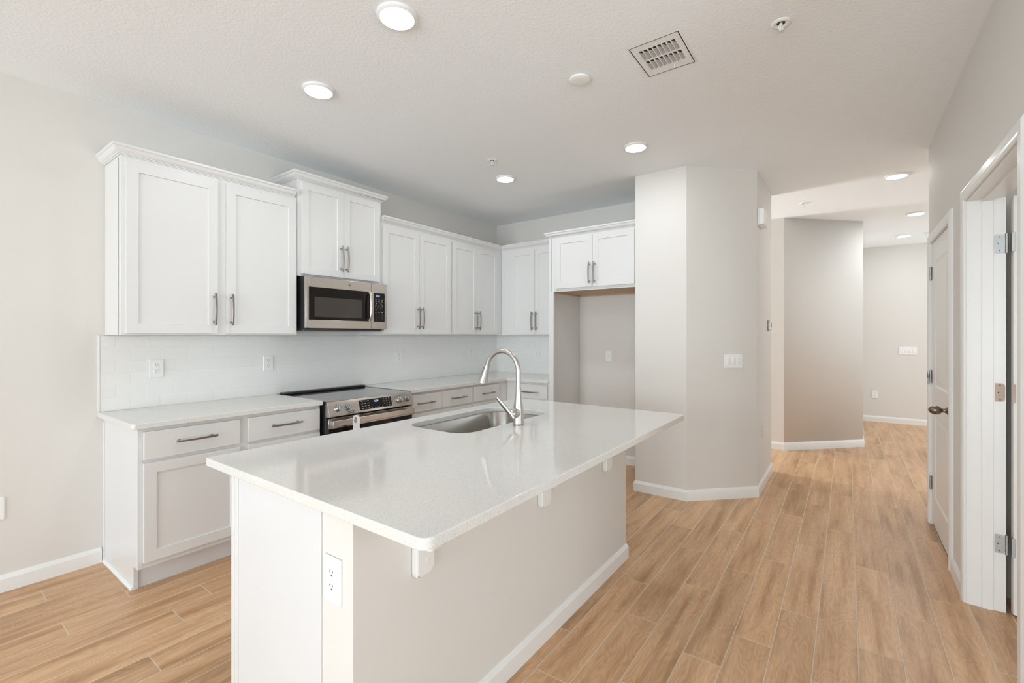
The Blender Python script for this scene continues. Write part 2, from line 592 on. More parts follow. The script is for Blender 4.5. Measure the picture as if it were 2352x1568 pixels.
# ------------------------------------------------------------------ ceiling and walls
b = B().box((RX - 0.2, RY - 0.2, CH), (4.8, 1.5, CH + 0.15))
struct('ceiling', b, 'ceiling')
b = B().box((-5.6, 0.0, 0), (0.0, 0.14, CH)).box((RX - 0.2, 0, 0), (-8.4, 0.14, CH)).box((-8.4, 0, 0), (-5.6, 0.14, 0.08)).box((-8.4, 0, 2.45), (-5.6, 0.14, CH))
struct('wall_left', b, 'wall')                                        # the long wall behind range and counters
b = B().box((0.0, -2.11, 0), (0.13, 0.14, CH))
struct('wall_end', b, 'wall')                                         # behind refrigerator space
COLP = [(0.0, -2.112), (-0.735, -2.112), (-0.735, -2.545), (-0.288, -2.998), (0.605, -2.998), (0.605, 0.14), (0.13, 0.14), (0.13, -2.112)]
b = B().prism([(0.0, -2.112), (0.13, -2.112), (0.13, 0.14), (0.605, 0.14), (0.605, -2.998), (-0.288, -2.998), (-0.735, -2.545), (-0.735, -2.112)], 0, CH)
struct('wall_pantry', b, 'wall')
b = B().prism([(1.66, 1.3), (1.66, -3.003), (2.42, -3.765), (4.6, -3.765), (4.6, 1.3)], 0, CH)
struct('wall_hall', b, 'wall')
b = B().box((4.6, RY, 0), (4.75, 1.3, CH))
struct('wall_foyer', b, 'wall')
b = B().box((0.605, 1.3, 0), (1.66, 1.42, 0.02)).box((0.605, 1.3, 2.2), (1.66, 1.42, CH))
struct('wall_passage', b, 'wall')

# right wall: y = -4.10, two door openings
YW, YB = -4.10, -4.235
D1 = (-0.947, -0.165, 2.012)   # closed door opening x range, head height
D2 = (-2.300, -1.385, 2.032)   # open doorway
XE = -0.03                     # free end of the right wall
XR = -2.80                     # right wall cut short out of view to let side light in
b = B()
b.box((XR, YB, 0), (D2[0], YW, CH)).box((D2[0], YB, D2[2]), (D2[1], YW, CH)).box((D2[1], YB, 0), (D1[0], YW, CH))
b.box((D1[0], YB, D1[2]), (D1[1], YW, CH)).box((D1[1], YB, 0), (XE, YW, CH))
struct('wall_right', b, 'wall')
b = B().box((XE - 0.12, RY, 0), (XE, YB, CH))
struct('wall_closet', b, 'wall')
b = B().box((-1.19, RY, 0), (-1.07, YB, CH))
struct('wall_den', b, 'wall')  # unseen wall, set back to keep the gap at the open door dark

# far (unseen) living area with rear windows; side and left ones added for light
b = B().box((RX - 0.15, RY, 0), (RX, 0, 0.08)).box((RX - 0.15, RY, 2.45), (RX, 0, CH))
for a, c in ((-0.2, 0.0), (-4.3, -3.8), (RY, -6.4)):
    b.box((RX - 0.15, a, 0.08), (RX, c, 2.45))
struct('wall_rear', b, 'wall')
b = B().box((RX, RY - 0.15, 0), (-1.07, RY, 0.08)).box((RX, RY - 0.15, 2.45), (-1.07, RY, CH))
b.box((RX, RY - 0.15, 0.08), (-8.7, RY, 2.45)).box((-5.7, RY - 0.15, 0.08), (-5.4, RY, 2.45)).box((-3.0, RY - 0.15, 0.08), (-1.07, RY, 2.45))
struct('wall_side', b, 'wall')
b = B().box((XE, RY - 0.15, 0), (2.4, RY, CH)).box((4.4, RY - 0.15, 0), (4.75, RY, CH)).box((2.4, RY - 0.15, 2.4), (4.4, RY, CH))
struct('wall_entry', b, 'wall')


def window(name, a, c, z0, z1, axis):
    """frame and two panes in an opening between a and c"""
    f, p = B(), B()
    (xa, ya), (xc, yc) = a, c
    ex, ey = (0.05, 0) if axis == 'x' else (0, 0.05)
    def bar(s0, s1, za, zb):
        x0_, y0_ = xa + (xc - xa) * s0, ya + (yc - ya) * s0
        x1_, y1_ = xa + (xc - xa) * s1, ya + (yc - ya) * s1
        q = 0.03
        if axis == 'y':
            f.box((x0_ - q, y0_, za), (x1_ + q, y1_, zb), 0.004)
        else:
            f.box((x0_, y0_ - q, za), (x1_, y1_ + q, zb), 0.004)
    Ln = math.hypot(xc - xa, yc - ya)
    t = 0.06 / Ln
    bar(0, 1, z0, z0 + 0.06); bar(0, 1, z1 - 0.06, z1)
    for s0 in (0, 0.5 - t / 2, 1 - t):
        bar(s0, s0 + t, z0 + 0.06, z1 - 0.06)
    r = struct(name, f, 'trim')
    if axis == 'y':
        p.box((xa - 0.004, ya, z0 + 0.05), (xa + 0.004, yc, z1 - 0.05))
    else:
        p.box((xa, ya - 0.004, z0 + 0.05), (xc, ya + 0.004, z1 - 0.05))
    struct('pane', p, 'glass', parent=r)


window('window_1', (RX - 0.07, -3.8), (RX - 0.07, -0.2), 0.08, 2.45, 'y')
window('window_2', (RX - 0.07, -6.4), (RX - 0.07, -4.3), 0.08, 2.45, 'y')
window('added_window_3', (-8.7, RY - 0.07), (-5.7, RY - 0.07), 0.08, 2.45, 'x')  # unseen, added to light the faces turned to this side

window('added_window_5', (-5.4, RY - 0.07), (-3.0, RY - 0.07), 0.08, 2.45, 'x')  # unseen, added so side light comes closer to the island
window('added_window_4', (-8.4, 0.07), (-5.6, 0.07), 0.08, 2.45, 'x')  # unseen, added to brighten the right wall

# baseboards
BBP = [(0, 0), (0.014, 0), (0.014, 0.068), (0.011, 0.074), (0.0085, 0.082), (0.004, 0.090), (0, 0.090)]


def baseboard(name, path, **kw):
    struct(name, B().sweep(BBP, path, **kw), 'trim')


baseboard('baseboard_left', [(RX, 0), (XL - 0.016, 0)][::1])
baseboard('baseboard_pantry', [(0, -2.112), (-0.735, -2.112), (-0.735, -2.545), (-0.288, -2.998), (0.605, -2.998), (0.605, 0.1)])
baseboard('baseboard_alcove', [(0, -1.19), (0, -2.098)])
baseboard('baseboard_hall', [(1.66, 1.25), (1.66, -3.003), (2.42, -3.765), (4.586, -3.765)])
baseboard('baseboard_foyer', [(4.6, -3.78), (4.6, -6.55)])
baseboard('baseboard_right', [(-1.32, YW), (-1.025, YW)][::-1])
baseboard('baseboard_corner', [(XE, RY), (XE, YW), (-0.098, YW)])
baseboard('baseboard_near', [(XR, YB), (XR, YW), (-2.371, YW)])

# ------------------------------------------------------------------ door casings (trim) and the two doors
def casing(name, x0, x1, head, w=0.066, far_only=False):
    """flat-with-bead casing around an opening on the kitchen face of the right wall"""
    b_ = B()
    prof = [(0, 0), (0.010, 0), (0.015, 0.006), (0.015, 0.012), (0.017, 0.018), (0.017, w - 0.016), (0.012, w - 0.006), (0.009, w), (0, w)]
    rv = 0.005
    path3 = [((x0 - rv), 0.0), ((x0 - rv), head + rv), ((x1 + rv), head + rv), ((x1 + rv), 0.0)]
    # profile: (thickness toward the room, distance away from the opening)
    t = bmesh.new()
    dirs = [(-1, 0), (-1, 1), (1, 1), (1, 0)]
    rings = []
    for (px, pz), (dx, dz) in zip(path3, dirs):
        rings.append([t.verts.new((px + dx * o, YW + th, pz + dz * o)) for th, o in prof])
    k = len(prof)
    for a, c in zip(rings, rings[1:]):
        for i in range(k):
            j = (i + 1) % k
            t.faces.new((a[i], c[i], c[j], a[j]))
    t.faces.new(rings[0]); t.faces.new(rings[-1][::-1])
    bmesh.ops.recalc_face_normals(t, faces=t.faces)
    b_._merge(t)
    # jamb lining and door stop
    j = 0.019
    b_.box((x0 - 0.001, YB - 0.002, 0), (x0 + j * 0 + 0.0006, YW + 0.002, head), 0)
    b_.box((x1 - 0.0006, YB - 0.002, 0), (x1 + 0.001, YW + 0.002, head), 0)
    b_.box((x0, YB - 0.002, head - 0.0006), (x1, YW + 0.002, head + 0.001), 0)
    return b_


b = casing('c', D1[0], D1[1], D1[2])
struct('trim_1', b, 'trim')
b = casing('c', D2[0], D2[1], D2[2])
for xs in (D2[0], D2[1] - 0.011):
    b.box((xs, -4.192, 0), (xs + 0.011, -4.152, D2[2] - 0.011), 0.0015)
b.box((D2[0], -4.192, D2[2] - 0.011), (D2[1], -4.152, D2[2]), 0.0015)
struct('trim_2', b, 'trim')


def molded_door(b_, x0, x1, z0, z1, yf, yb, panels, both=True):
    """flush slab, front at yf facing +y, with sunk ogee and raised field panels"""
    t = bmesh.new()
    ym = (yf + yb) / 2
    b_.box((x0, yb + (yf - yb) * 0.0, z0), (x1, yf - 0.007, z1))
    # frame pieces on the room side
    xs = sorted({x0, x1} | {p[0] for p in panels} | {p[1] for p in panels})
    rows = sorted(panels, key=lambda p: p[2])
    px0, px1 = rows[0][0], rows[0][1]
    b_.box((x0, yf - 0.008, z0), (px0, yf, z1)); b_.box((px1, yf - 0.008, z0), (x1, yf, z1))
    zc = z0
    for p in rows:
        b_.box((px0, yf - 0.008, zc), (px1, yf, p[2])); zc = p[3]
    b_.box((px0, yf - 0.008, zc), (px1, yf, z1))
    for (a, c, d, e) in panels:
        # ogee ring: slopes down then up to the raised field
        lv = [(0, 0.0), (0.012, -0.0068), (0.030, -0.0068), (0.050, -0.0018)]
        rr = []
        for o, dy in lv:
            rr.append([t.verts.new(q) for q in ((a + o, yf + dy, d + o), (c - o, yf + dy, d + o), (c - o, yf + dy, e - o), (a + o, yf + dy, e - o))])
        for r0, r1 in zip(rr, rr[1:]):
            for i in range(4):
                j = (i + 1) % 4
                t.faces.new((r0[i], r0[j], r1[j], r1[i]))
        t.faces.new(rr[-1])
    bmesh.ops.recalc_face_normals(t, faces=t.faces)
    # make sure they look toward +y
    for f in t.faces:
        if f.normal.y < 0:
            f.normal_flip()
    b_._merge(t)


def hinge(b_, x, y, z, leaf_dir, h=0.09, leaf=0.03, normal='y'):
    """barrel with three knuckles and one visible leaf"""
    b_.cyl((x, y, z - h / 2), 0.0058, h, 'Z', 12)
    for zz in (-h / 2 - 0.003, -h / 6 - 0.0008, h / 6 - 0.0008, h / 2 - 0.001):
        b_.cyl((x, y, z + zz), 0.0066, 0.0022, 'Z', 12)


t = Thing('door_1', None, None, (-0.556, YW - 0.02, 0), kind='structure')
b = B()
molded_door(b, D1[0] + 0.003, D1[1] - 0.003, 0.022, D1[2] - 0.004, YW - 0.003, YW - 0.038,
            [(-0.805, -0.300, 0.215, 0.800), (-0.805, -0.300, 1.000, 1.875)])
t.part('door_leaf', b, 'door')
for z in (1.80, 1.06, 0.30):
    b = B()
    hinge(b, D1[1] - 0.001, YW + 0.005, z, -1)
    b.box((D1[1] - 0.034, YW - 0.0032, z - 0.045), (D1[1] - 0.004, YW - 0.0018, z + 0.045), 0.0006)
    t.part('hinge', b, 'hinge')
b = B()
KN = Matrix.Rotation(-PI / 2, 4, 'X')
b.lathe([(0, 0), (0.031, 0), (0.032, 0.003), (0.030, 0.006), (0.024, 0.010), (0.0165, 0.016), (0.0125, 0.022), (0.0115, 0.030),
         (0.0125, 0.036), (0.019, 0.040), (0.0235, 0.046), (0.0260, 0.055), (0.0262, 0.064), (0.0245, 0.074), (0.0205, 0.084), (0.014, 0.0915), (0.006, 0.0955), (0, 0.0965)],
        (-0.877, YW - 0.003, 0.905), 32, KN)
t.part('door_knob', b, 'bronze')
b = B().box((D1[0] + 0.01, YW - 0.036, 0.006), (D1[1] - 0.01, YW - 0.006, 0.022))
t.part('door_sweep', b, 'threshold')

b = B().prism([(-0.160, 1.05), (-0.205, 1.052), (-0.160, 1.095)], 0, 0.0015, mtx=Matrix.Translation((0, YW + 0.0215, 0)) @ Matrix.Rotation(PI / 2, 4, 'X'))
b.box((-0.172, YW + 0.0180, 1.000), (-0.168, YW + 0.0200, 1.06))
single('masking_tape', b, 'bluetape', (-0.17, YW + 0.02, 1.05), 'scrap of blue masking tape stuck on white frame of closed hall door', 'tape')

# open door in the second doorway: hinged on the far jamb, swung away from the kitchen
HX, HY = D2[1] + 0.004, -4.243
t = Thing('door_2', None, None, (HX, HY, 0), kind='structure')
ang = math.radians(91.5)
b = B()
# closed position: leaf runs to -x from the hinge, room face toward +y
molded_door(b, HX - 0.905, HX - 0.012, 0.012, D2[2] - 0.006, HY + 0.034, HY - 0.001,
            [(HX - 0.80, HX - 0.115, 0.215, 0.800), (HX - 0.80, HX - 0.115, 1.000, 1.875)])
R2 = Matrix.Translation((HX, HY, 0)) @ Matrix.Rotation(ang, 4, 'Z') @ Matrix.Translation((-HX, -HY, 0))
bmesh.ops.transform(b.bm, matrix=R2, verts=b.bm.verts)
t.part('door_leaf', b, 'door')
for z, full in ((1.805, 1), (1.075, 0), (0.333, 1)):
    b = B()
    if full:
        # leaf on the jamb (jamb face is x = D2[1], looking toward -x)
        b.prism(rounded_rect(-4.2335, z - 0.045, -4.199, z + 0.045, 0.0, 4, [0.014, 0.001, 0.001, 0.014]), 0, 0.002,
                mtx=Matrix(((0, 0, -1, D2[1] - 0.0012), (1, 0, 0, 0), (0, 1, 0, 0), (0, 0, 0, 1))))
        b.cyl((D2[1] - 0.002, -4.2395, z - 0.045), 0.006, 0.09, 'Z', 12)
        for zz in (-0.048, -0.016, 0.014, 0.044):
            b.cyl((D2[1] - 0.002, -4.2395, z + zz), 0.0068, 0.003, 'Z', 12)
        b.box((D2[1] - 0.034, -4.2525, z - 0.045), (D2[1] - 0.002, -4.2505, z + 0.045), 0.0005)
        b.box((D2[1] - 0.0342, -4.262, z - 0.045), (D2[1] - 0.0322, -4.2505, z + 0.045), 0.0005)
        hh = t.part('hinge', b, 'hinge')
        s = B()
        for dz, dy in ((0.033, 0.010), (0, 0.005), (-0.033, 0.010)):
            s.cyl((D2[1] - 0.0030, -4.2045 - dy, z + dz), 0.0032, 0.0008, '-X', 10)
        t.part('screw', s, 'darkgrey', parent=hh)
    else:
        b.prism(rounded_rect(-4.2335, z - 0.045, -4.199, z + 0.045, 0.0, 4, [0.014, 0.001, 0.001, 0.014]), 0, 0.0012,
                mtx=Matrix(((0, 0, -1, D2[1] - 0.0006), (1, 0, 0, 0), (0, 1, 0, 0), (0, 0, 0, 1))))
        b.box((D2[1] - 0.0340, -4.264, z - 0.045), (D2[1] - 0.0325, -4.2515, z + 0.045), 0.0005)
        hh = t.part('hinge_mortise', b, 'mortise', label='bare wooden hinge recess without its hinge')
        s = B()
        for dz, dy in ((0.036, 0.012), (0, 0.006), (-0.036, 0.012)):
            s.cyl((D2[1] - 0.0017, -4.2045 - dy, z + dz), 0.0028, 0.0006, '-X', 10)
        t.part('screw_hole', s, 'slot', parent=hh)

# ------------------------------------------------------------------ tiled backsplash
def tiles(b_, x0, x1, z0, z1, zmax, shift_a, shift_b, yf=-0.008):
    """brick-bond 75 x 150 mm tiles, local front -y"""
    w, h, g = 0.1528, 0.0757, 0.0009
    k = 0
    z = z0
    while z < zmax - 0.004:
        zt = min(z + h, zmax)
        sh = shift_b if k % 2 == 0 else shift_a
        i = math.floor((x0 - sh) / w)
        while sh + i * w < x1:
            a, c = max(x0, sh + i * w), min(x1, sh + (i + 1) * w)
            i += 1
            if c - a > 0.006:
                b_.box((a + g, -0.001, z + g), (c - g, yf, zt - g), 0.0012, 1)
        z += h
        k += 1


BSX = -3.855
b = B()
tiles(b, BSX + 0.003, -0.0085, 0.8985, 1.355, 1.3525, -3.781, -3.706)
t = Thing('tile_backsplash', 'white brick-pattern tile backsplash on the long wall behind the range', 'backsplash', (-1.93, 0, TOP))
t.part('tiles', b, 'tile')
b = B()
tiles(b, -2.799, -2.037, 1.3527, 1.44, 1.428, -3.781, -3.706)
t.part('tiles', b, 'tile')
b = B().box((BSX, -0.0006, TOP + 0.0005), (-0.001, -0.0066, 1.3535)).box((-2.799, -0.0006, 1.353), (-2.037, -0.0066, 1.43))
t.part('grout', b, 'tilegrout')
b = B().box((BSX - 0.007, -0.0006, TOP + 0.0005), (BSX + 0.0015, -0.010, 1.3575), 0.001).box((BSX - 0.007, -0.0006, 1.3540), (XL - 0.0005, -0.010, 1.3575), 0.0008)
t.part('edge_trim', b, 'trim')
b = B()
tiles(b, 0.0085, 1.160, 0.8985, 1.355, 1.3525, 0.05, 0.126)
t = Thing('tile_backsplash', 'white brick-pattern tile backsplash on the short wall beside the refrigerator space', 'backsplash', (0, -0.58, TOP), -PI / 2, origin=(0.58, 0, TOP))
t.part('tiles', b, 'tile')
b = B().box((0.001, -0.0006, TOP + 0.0005), (1.160, -0.0066, 1.3535))
t.part('grout', b, 'tilegrout')

# ------------------------------------------------------------------ cabinets
CROWN = [(0, 0), (0.006, 0), (0.006, 0.005), (0.013, 0.007), (0.014, 0.011), (0.021, 0.014), (0.029, 0.022), (0.034, 0.032), (0.035, 0.036),
         (0.039, 0.038), (0.043, 0.041), (0.043, 0.054), (0, 0.054)]


def pull(b_, c, yf, vertical=True, L=0.205):
    """bowed bar pull with two posts"""
    cx, cz = c
    n = 14
    hw, hd = 0.0060, 0.0034
    t = bmesh.new()
    rings = []
    for i in range(n + 1):
        s = -1 + 2 * i / n
        d = 0.030 + 0.009 * (1 - s * s)
        y = yf - d
        for_ = []
        for (aw, ad) in ((-hw, -hd), (hw, -hd), (hw, hd), (-hw, hd)):
            if vertical:
                for_.append(t.verts.new((cx + aw, y + ad, cz + s * L / 2)))
            else:
                for_.append(t.verts.new((cx + s * L / 2, y + ad, cz + aw)))
        rings.append(for_)
    for a, c2 in zip(rings, rings[1:]):
        for i in range(4):
            j = (i + 1) % 4
            t.faces.new((a[i], a[j], c2[j], c2[i]))
    t.faces.new(rings[0]); t.faces.new(rings[-1])
    bmesh.ops.recalc_face_normals(t, faces=t.faces)
    bmesh.ops.bevel(t, geom=[e for e in t.edges if len(e.link_faces) == 2 and e.calc_face_angle(0) > 0.8], offset=0.0009, segments=1, affect='EDGES')
    b_._merge(t)
    for s in (-1, 1):
        o = s * 0.080
        if vertical:
            b_.cyl((cx, yf + 0.001, cz + o), 0.0045, 0.035, '-Y', 12).cyl((cx, yf + 0.001, cz + o), 0.0065, 0.004, '-Y', 12)
        else:
            b_.cyl((cx + o, yf + 0.001, cz), 0.0045, 0.035, '-Y', 12).cyl((cx + o, yf + 0.001, cz), 0.0065, 0.004, '-Y', 12)


def cabinet(name, label, x0, x1, z0, z1, dep, fronts, rot=False, crown=None, group=None, carcass=None, thick=0.019):
    org = (x0, 0, z0)
    if rot:
        t_ = Thing(name, label, 'cabinet', (0, -x0, z0), -PI / 2, group, origin=org)
    else:
        t_ = Thing(name, label, 'cabinet', (x0, 0, z0), 0, group, origin=org)
    b_ = carcass if carcass else B().box((x0 + 0.0006, -0.001, z0), (x1 - 0.0006, -dep, z1), 0.001, 1)
    t_.part('carcass', b_, 'cab')
    for f in fronts:
        yf = -dep - thick
        if f[0] == 'door':
            _, a, c, d, e, h = f
            q = B().panel_door(a, c, d, e, -dep - 0.0005, yf, 0.055)
            dr = t_.part('door', q, 'cab')
        else:
            _, a, c, d, e, h = f
            q = B().box((a, -dep - 0.0005, d), (c, yf, e), 0.003, 2)
            dr = t_.part('drawer', q, 'cab')
        if h:
            hb = B()
            pull(hb, (h[1], h[2]), yf, h[0] == 'v')
            t_.part('handle', hb, 'pull', parent=dr)
    if crown:
        path, zc, kw = crown
        t_.part('crown_molding', B().sweep([(o, z + zc) for o, z in CROWN], path, **kw), 'cab')
    return t_


DU = 0.306
GW = 'white wall cabinets'
hz = 1.523
c1 = cabinet('wall_cabinet', 'wide white wall cabinet with separate unequal doors, leftmost on the range wall', XL, -2.802, UB, 2.376, DU,
        [('door', -3.807, -3.338, 1.367, 2.345, ('v', -3.362, hz)), ('door', -3.286, -2.815, 1.367, 2.345, ('v', -3.262, hz))],
        crown=([(XL, -0.001), (XL, -DU), (-2.822, -DU)], 2.373, {}), group=GW)
c1.part('side_panel', B().box((XL - 0.0005, -0.03, UB + 0.004), (XL - 0.004, -DU + 0.03, 2.365), 0.0008, 1), 'cab')
cabinet('wall_cabinet', 'tallest white wall cabinet, raised above the stainless microwave', -2.800, -2.038, 1.800, 2.522, DU,
        [('door', -2.772, -2.4205, 1.818, 2.505, ('v', -2.447, 1.969)), ('door', -2.4175, -2.064, 1.818, 2.505, ('v', -2.399, 1.969))],
        crown=([(-2.800, -0.001), (-2.800, -DU), (-2.038, -DU), (-2.038, -0.001)], 2.520, {}), group=GW)
cabinet('wall_cabinet', 'white two-door wall cabinet immediately right of the microwave', -2.036, -1.163, UB, 2.352, DU,
        [('door', -2.026, -1.6055, 1.367, 2.318, ('v', -1.632, hz - 0.005)), ('door', -1.6030, -1.177, 1.367, 2.318, ('v', -1.581, hz - 0.005))],
        crown=([(-2.036, -DU), (-1.1625, -DU)], 2.350, {}), group=GW)
cabinet('wall_cabinet', 'narrower white two-door wall cabinet at the inside corner, on the range wall', -1.162, -0.001, UB, 2.352, DU,
        [('door', -1.150, -0.7650, 1.367, 2.318, ('v', -0.801, hz - 0.007)), ('door', -0.7625, -0.399, 1.367, 2.318, ('v', -0.745, hz - 0.007))],
        crown=([(-1.162, -DU), (-DU, -DU)], 2.350, dict(ends=(-1, -1))), group=GW)
cabinet('wall_cabinet', 'white wall cabinet on the short wall, tucked behind the refrigerator side panel', 0.308, 1.1615, UB, 2.352, DU,
        [('door', 0.457, 0.7875, 1.367, 2.318, ('v', 0.765, hz - 0.007)), ('door', 0.7905, 1.125, 1.367, 2.318, ('v', 0.822, hz - 0.007))],
        rot=True, crown=([(0.306, -DU), (1.1615, -DU)], 2.350, dict(starts=(1, -1))), group=GW)
ft = cabinet('wall_cabinet', 'deep white wall cabinet with two short doors above the empty refrigerator space', 1.186, 2.108, 1.806, 2.340, 0.612,
        [('door', 1.242, 1.6465, 1.822, 2.322, ('v', 1.622, 1.953)), ('door', 1.6495, 2.062, 1.822, 2.322, ('v', 1.674, 1.953))],
        rot=True, crown=([(1.166, -0.36), (1.166, -0.612), (2.110, -0.612)], 2.338, {}), group=GW)
ft.part('bottom_panel', B().box((1.188, -0.003, 1.8005), (2.106, -0.590, 1.8055)).box((1.188, -0.003, 1.786), (1.200, -0.590, 1.8005)).box((1.200, -0.003, 1.786), (2.106, -0.018, 1.8005)), 'barewood', label='bare wood underside')
ft.part('face_rail', B().box((1.186, -0.592, 1.794), (2.108, -0.612, 1.8055), 0.001, 1), 'cab')

# tall panel beside the refrigerator space
t = Thing('refrigerator_end_panel', 'tall white end panel left of the empty refrigerator space', 'cabinet panel', (0, -1.164, 0), -PI / 2, origin=(1.164, 0, 0))
t.part('panel', B().box((1.1645, -0.001, 0), (1.1850, -0.605, 2.338), 0.001, 1), 'cab')
t.part('front_stile', B().box((1.1645, -0.6055, 0), (1.218, -0.630, 1.793), 0.0012, 1).box((1.1645, -0.6055, 1.793), (1.1855, -0.630, 2.337), 0.001, 1), 'cab')
for zz in (1.69, 1.45):
    t.part('screw', B().cyl((1.1850, -0.33, zz), 0.004, 0.0012, 'X', 10), 'darkgrey')

# base cabinets
BT = TOP - TH - 0.0005
DB = 0.610


def base_carcass(x0, x1, kick=0.125, side=False):
    b_ = B().box((x0 + 0.0006, -0.002, kick), (x1 - 0.0006, -DB, BT), 0.001, 1)
    return b_


GB = 'white base cabinets'
dz0, dz1, oz0, oz1 = 0.697, 0.846, 0.156, 0.679


def base(label, x0, x1, fronts, rot=False):
    t_ = cabinet('base_cabinet', label, x0, x1, 0, BT, DB, fronts, rot=rot, group=GB, carcass=base_carcass(x0, x1))
    t_.part('toe_kick', B().box((x0 + 0.002, -0.01, 0.0005), (x1 - 0.002, -0.535, 0.1255)), 'melamine')
    return t_


t = base('wide white base cabinet left of the range, showing its end panel', XL + 0.003, -2.802,
         [('drawer', -3.809, -3.333, dz0, dz1, ('h', -3.571, 0.777)), ('drawer', -3.288, -2.812, dz0, dz1, ('h', -3.055, 0.777)),
          ('door', -3.809, -3.333, oz0, oz1, ('v', -3.36, 0.555)), ('door', -3.288, -2.812, oz0, oz1, ('v', -3.26, 0.555))])
mS = Matrix(((0, 0, 1, 0), (1, 0, 0, 0), (0, 1, 0, 0), (0, 0, 0, 1)))   # polygon (y,z) extruded in x
b = B().prism([(-0.001, 0.0005), (-0.545, 0.0005), (-0.545, 0.125), (-DB - 0.001, 0.125), (-DB - 0.001, BT), (-0.001, BT)], XL - 0.003, XL + 0.018, 0.0008, mtx=mS, seg=1)
t.part('end_panel', b, 'melamine')
b = B().sweep([(0, 0.0008), (0.012, 0.0008), (0.012, 0.006), (0.009, 0.013), (0.005, 0.017), (0, 0.019)], [(XL - 0.0035, -0.002), (XL - 0.0035, -0.540)])
b.sweep([(0, 0.0008), (0.006, 0.0008), (0.006, BT - 0.03), (0, BT - 0.03)], [(XL - 0.0035, -0.001), (XL - 0.0035, -0.014)])
t.part('shoe_molding', b, 'trim')
base('white base cabinet right of the range with two drawers meeting in the middle', -2.012, -1.176,
     [('drawer', -1.972, -1.6115, dz0, dz1, ('h', -1.820, 0.770)), ('drawer', -1.6090, -1.190, dz0, dz1, ('h', -1.402, 0.770)),
      ('door', -1.972, -1.6115, oz0, oz1, ('v', -1.64, 0.555)), ('door', -1.6090, -1.190, oz0, oz1, ('v', -1.58, 0.555))])
base('white base cabinet at the inside corner with a drawer over a pull-out front', -1.175, -0.001,
     [('drawer', -1.162, -0.761, dz0, dz1, ('h', -0.957, 0.768)), ('drawer', -1.162, -0.761, 0.156, 0.676, ('h', -0.957, 0.645))])
base('white base cabinet on the short wall beside the refrigerator panel', 0.6115, 1.1625,
     [('drawer', 0.752, 1.139, dz0, dz1, ('h', 0.945, 0.766)), ('door', 0.752, 1.139, oz0, oz1, ('v', 0.78, 0.555))], rot=True)


# ------------------------------------------------------------------ worktops
def slab(outer, z0, z1, hole=None, bev=0.004):
    b_ = B()
    t_ = bmesh.new()
    n = len(outer)
    lo = [t_.verts.new((x, y, z0)) for x, y in outer]
    hi = [t_.verts.new((x, y, z1)) for x, y in outer]
    for i in range(n):
        j = (i + 1) % n
        t_.faces.new((lo[i], lo[j], hi[j], hi[i]))
    if hole:
        hl = [t_.verts.new((x, y, z0)) for x, y in hole]
        hh_ = [t_.verts.new((x, y, z1)) for x, y in hole]
        for i in range(n):
            j = (i + 1) % n
            t_.faces.new((hi[i], hi[j], hh_[j], hh_[i]))
            t_.faces.new((lo[j], lo[i], hl[i], hl[j]))
            t_.faces.new((hl[j], hl[i], hh_[i], hh_[j]))
    else:
        t_.faces.new(hi); t_.faces.new(lo[::-1])
    bmesh.ops.recalc_face_normals(t_, faces=t_.faces)
    if bev:
        sh, sl = set(hi), set(lo)
        es = [e for e in t_.edges if (e.verts[0] in sh and e.verts[1] in sh) or (e.verts[0] in sl and e.verts[1] in sl)]
        bmesh.ops.bevel(t_, geom=es, offset=bev, segments=3, affect='EDGES', profile=0.5)
    return b_._merge(t_)


b = slab(rounded_rect(-3.864, -0.648, -2.800, -0.0015, 0, 6, [0.016, 0.003, 0.001, 0.001]), TOP - TH, TOP, bev=0.003)
single('countertop', b, 'quartz', (-3.33, -0.32, TOP - TH), 'short white quartz countertop left of the range', 'countertop')
b = slab([(-2.010, -0.0015), (-2.010, -0.648), (-0.660, -0.648), (-0.650, -0.651), (-0.648, -0.660), (-0.648, -1.162), (-0.0015, -1.162), (-0.0015, -0.0015)], TOP - TH, TOP, bev=0.003)
single('countertop', b, 'quartz', (-1.0, -0.32, TOP - TH), 'white quartz corner countertop right of the range, running along both walls', 'countertop')

# ------------------------------------------------------------------ island
IX0, IX1, IY0, IY1 = -3.906, -1.872, -2.850, -1.666
SK = (-3.040, -2.180, -2.268, -1.768)    # sink cut-out x0,y0,x1,y1
hole = rounded_rect(SK[0], SK[1], SK[2], SK[3], 0.10, 8)
outer = rounded_rect(IX0, IY0, IX1, IY1, 0, 8, [0.030, 0.02, 0.02, 0.012])
b = slab(outer, TOP - TH, TOP, hole, bev=0.0)
bmv = b.bm
es = [e for e in bmv.edges if len(e.link_faces) == 2 and 1.2 < e.calc_face_angle(0) < 1.9 and abs(e.verts[0].co.z - e.verts[1].co.z) < 1e-5]
bmesh.ops.bevel(bmv, geom=es, offset=0.0035, segments=3, affect='EDGES', profile=0.5)
single('island_countertop', b, 'quartz', ((IX0 + IX1) / 2, (IY0 + IY1) / 2, TOP - TH),
       'large white quartz island worktop with the sink cut-out, overhanging the grey half wall', 'countertop')

BX0, BX1, KY = -3.863, -1.950, -2.520      # body ends, outer face of the half wall
t = Thing('kitchen_island', 'white kitchen island base with grey half wall and outlet on its end', 'kitchen island', (-2.9, -2.17, 0))
b = B().box((BX0, KY, 0.0005), (BX1, KY + 0.148, BT), 0.0015, 1)
t.part('half_wall', b, 'wall')
b = B().box((BX0 + 0.002, KY + 0.149, 0.12), (BX1 - 0.002, -1.825, BT), 0.001, 1).box((BX0 + 0.03, KY + 0.149, 0.0005), (BX1 - 0.03, -1.90, 0.12))
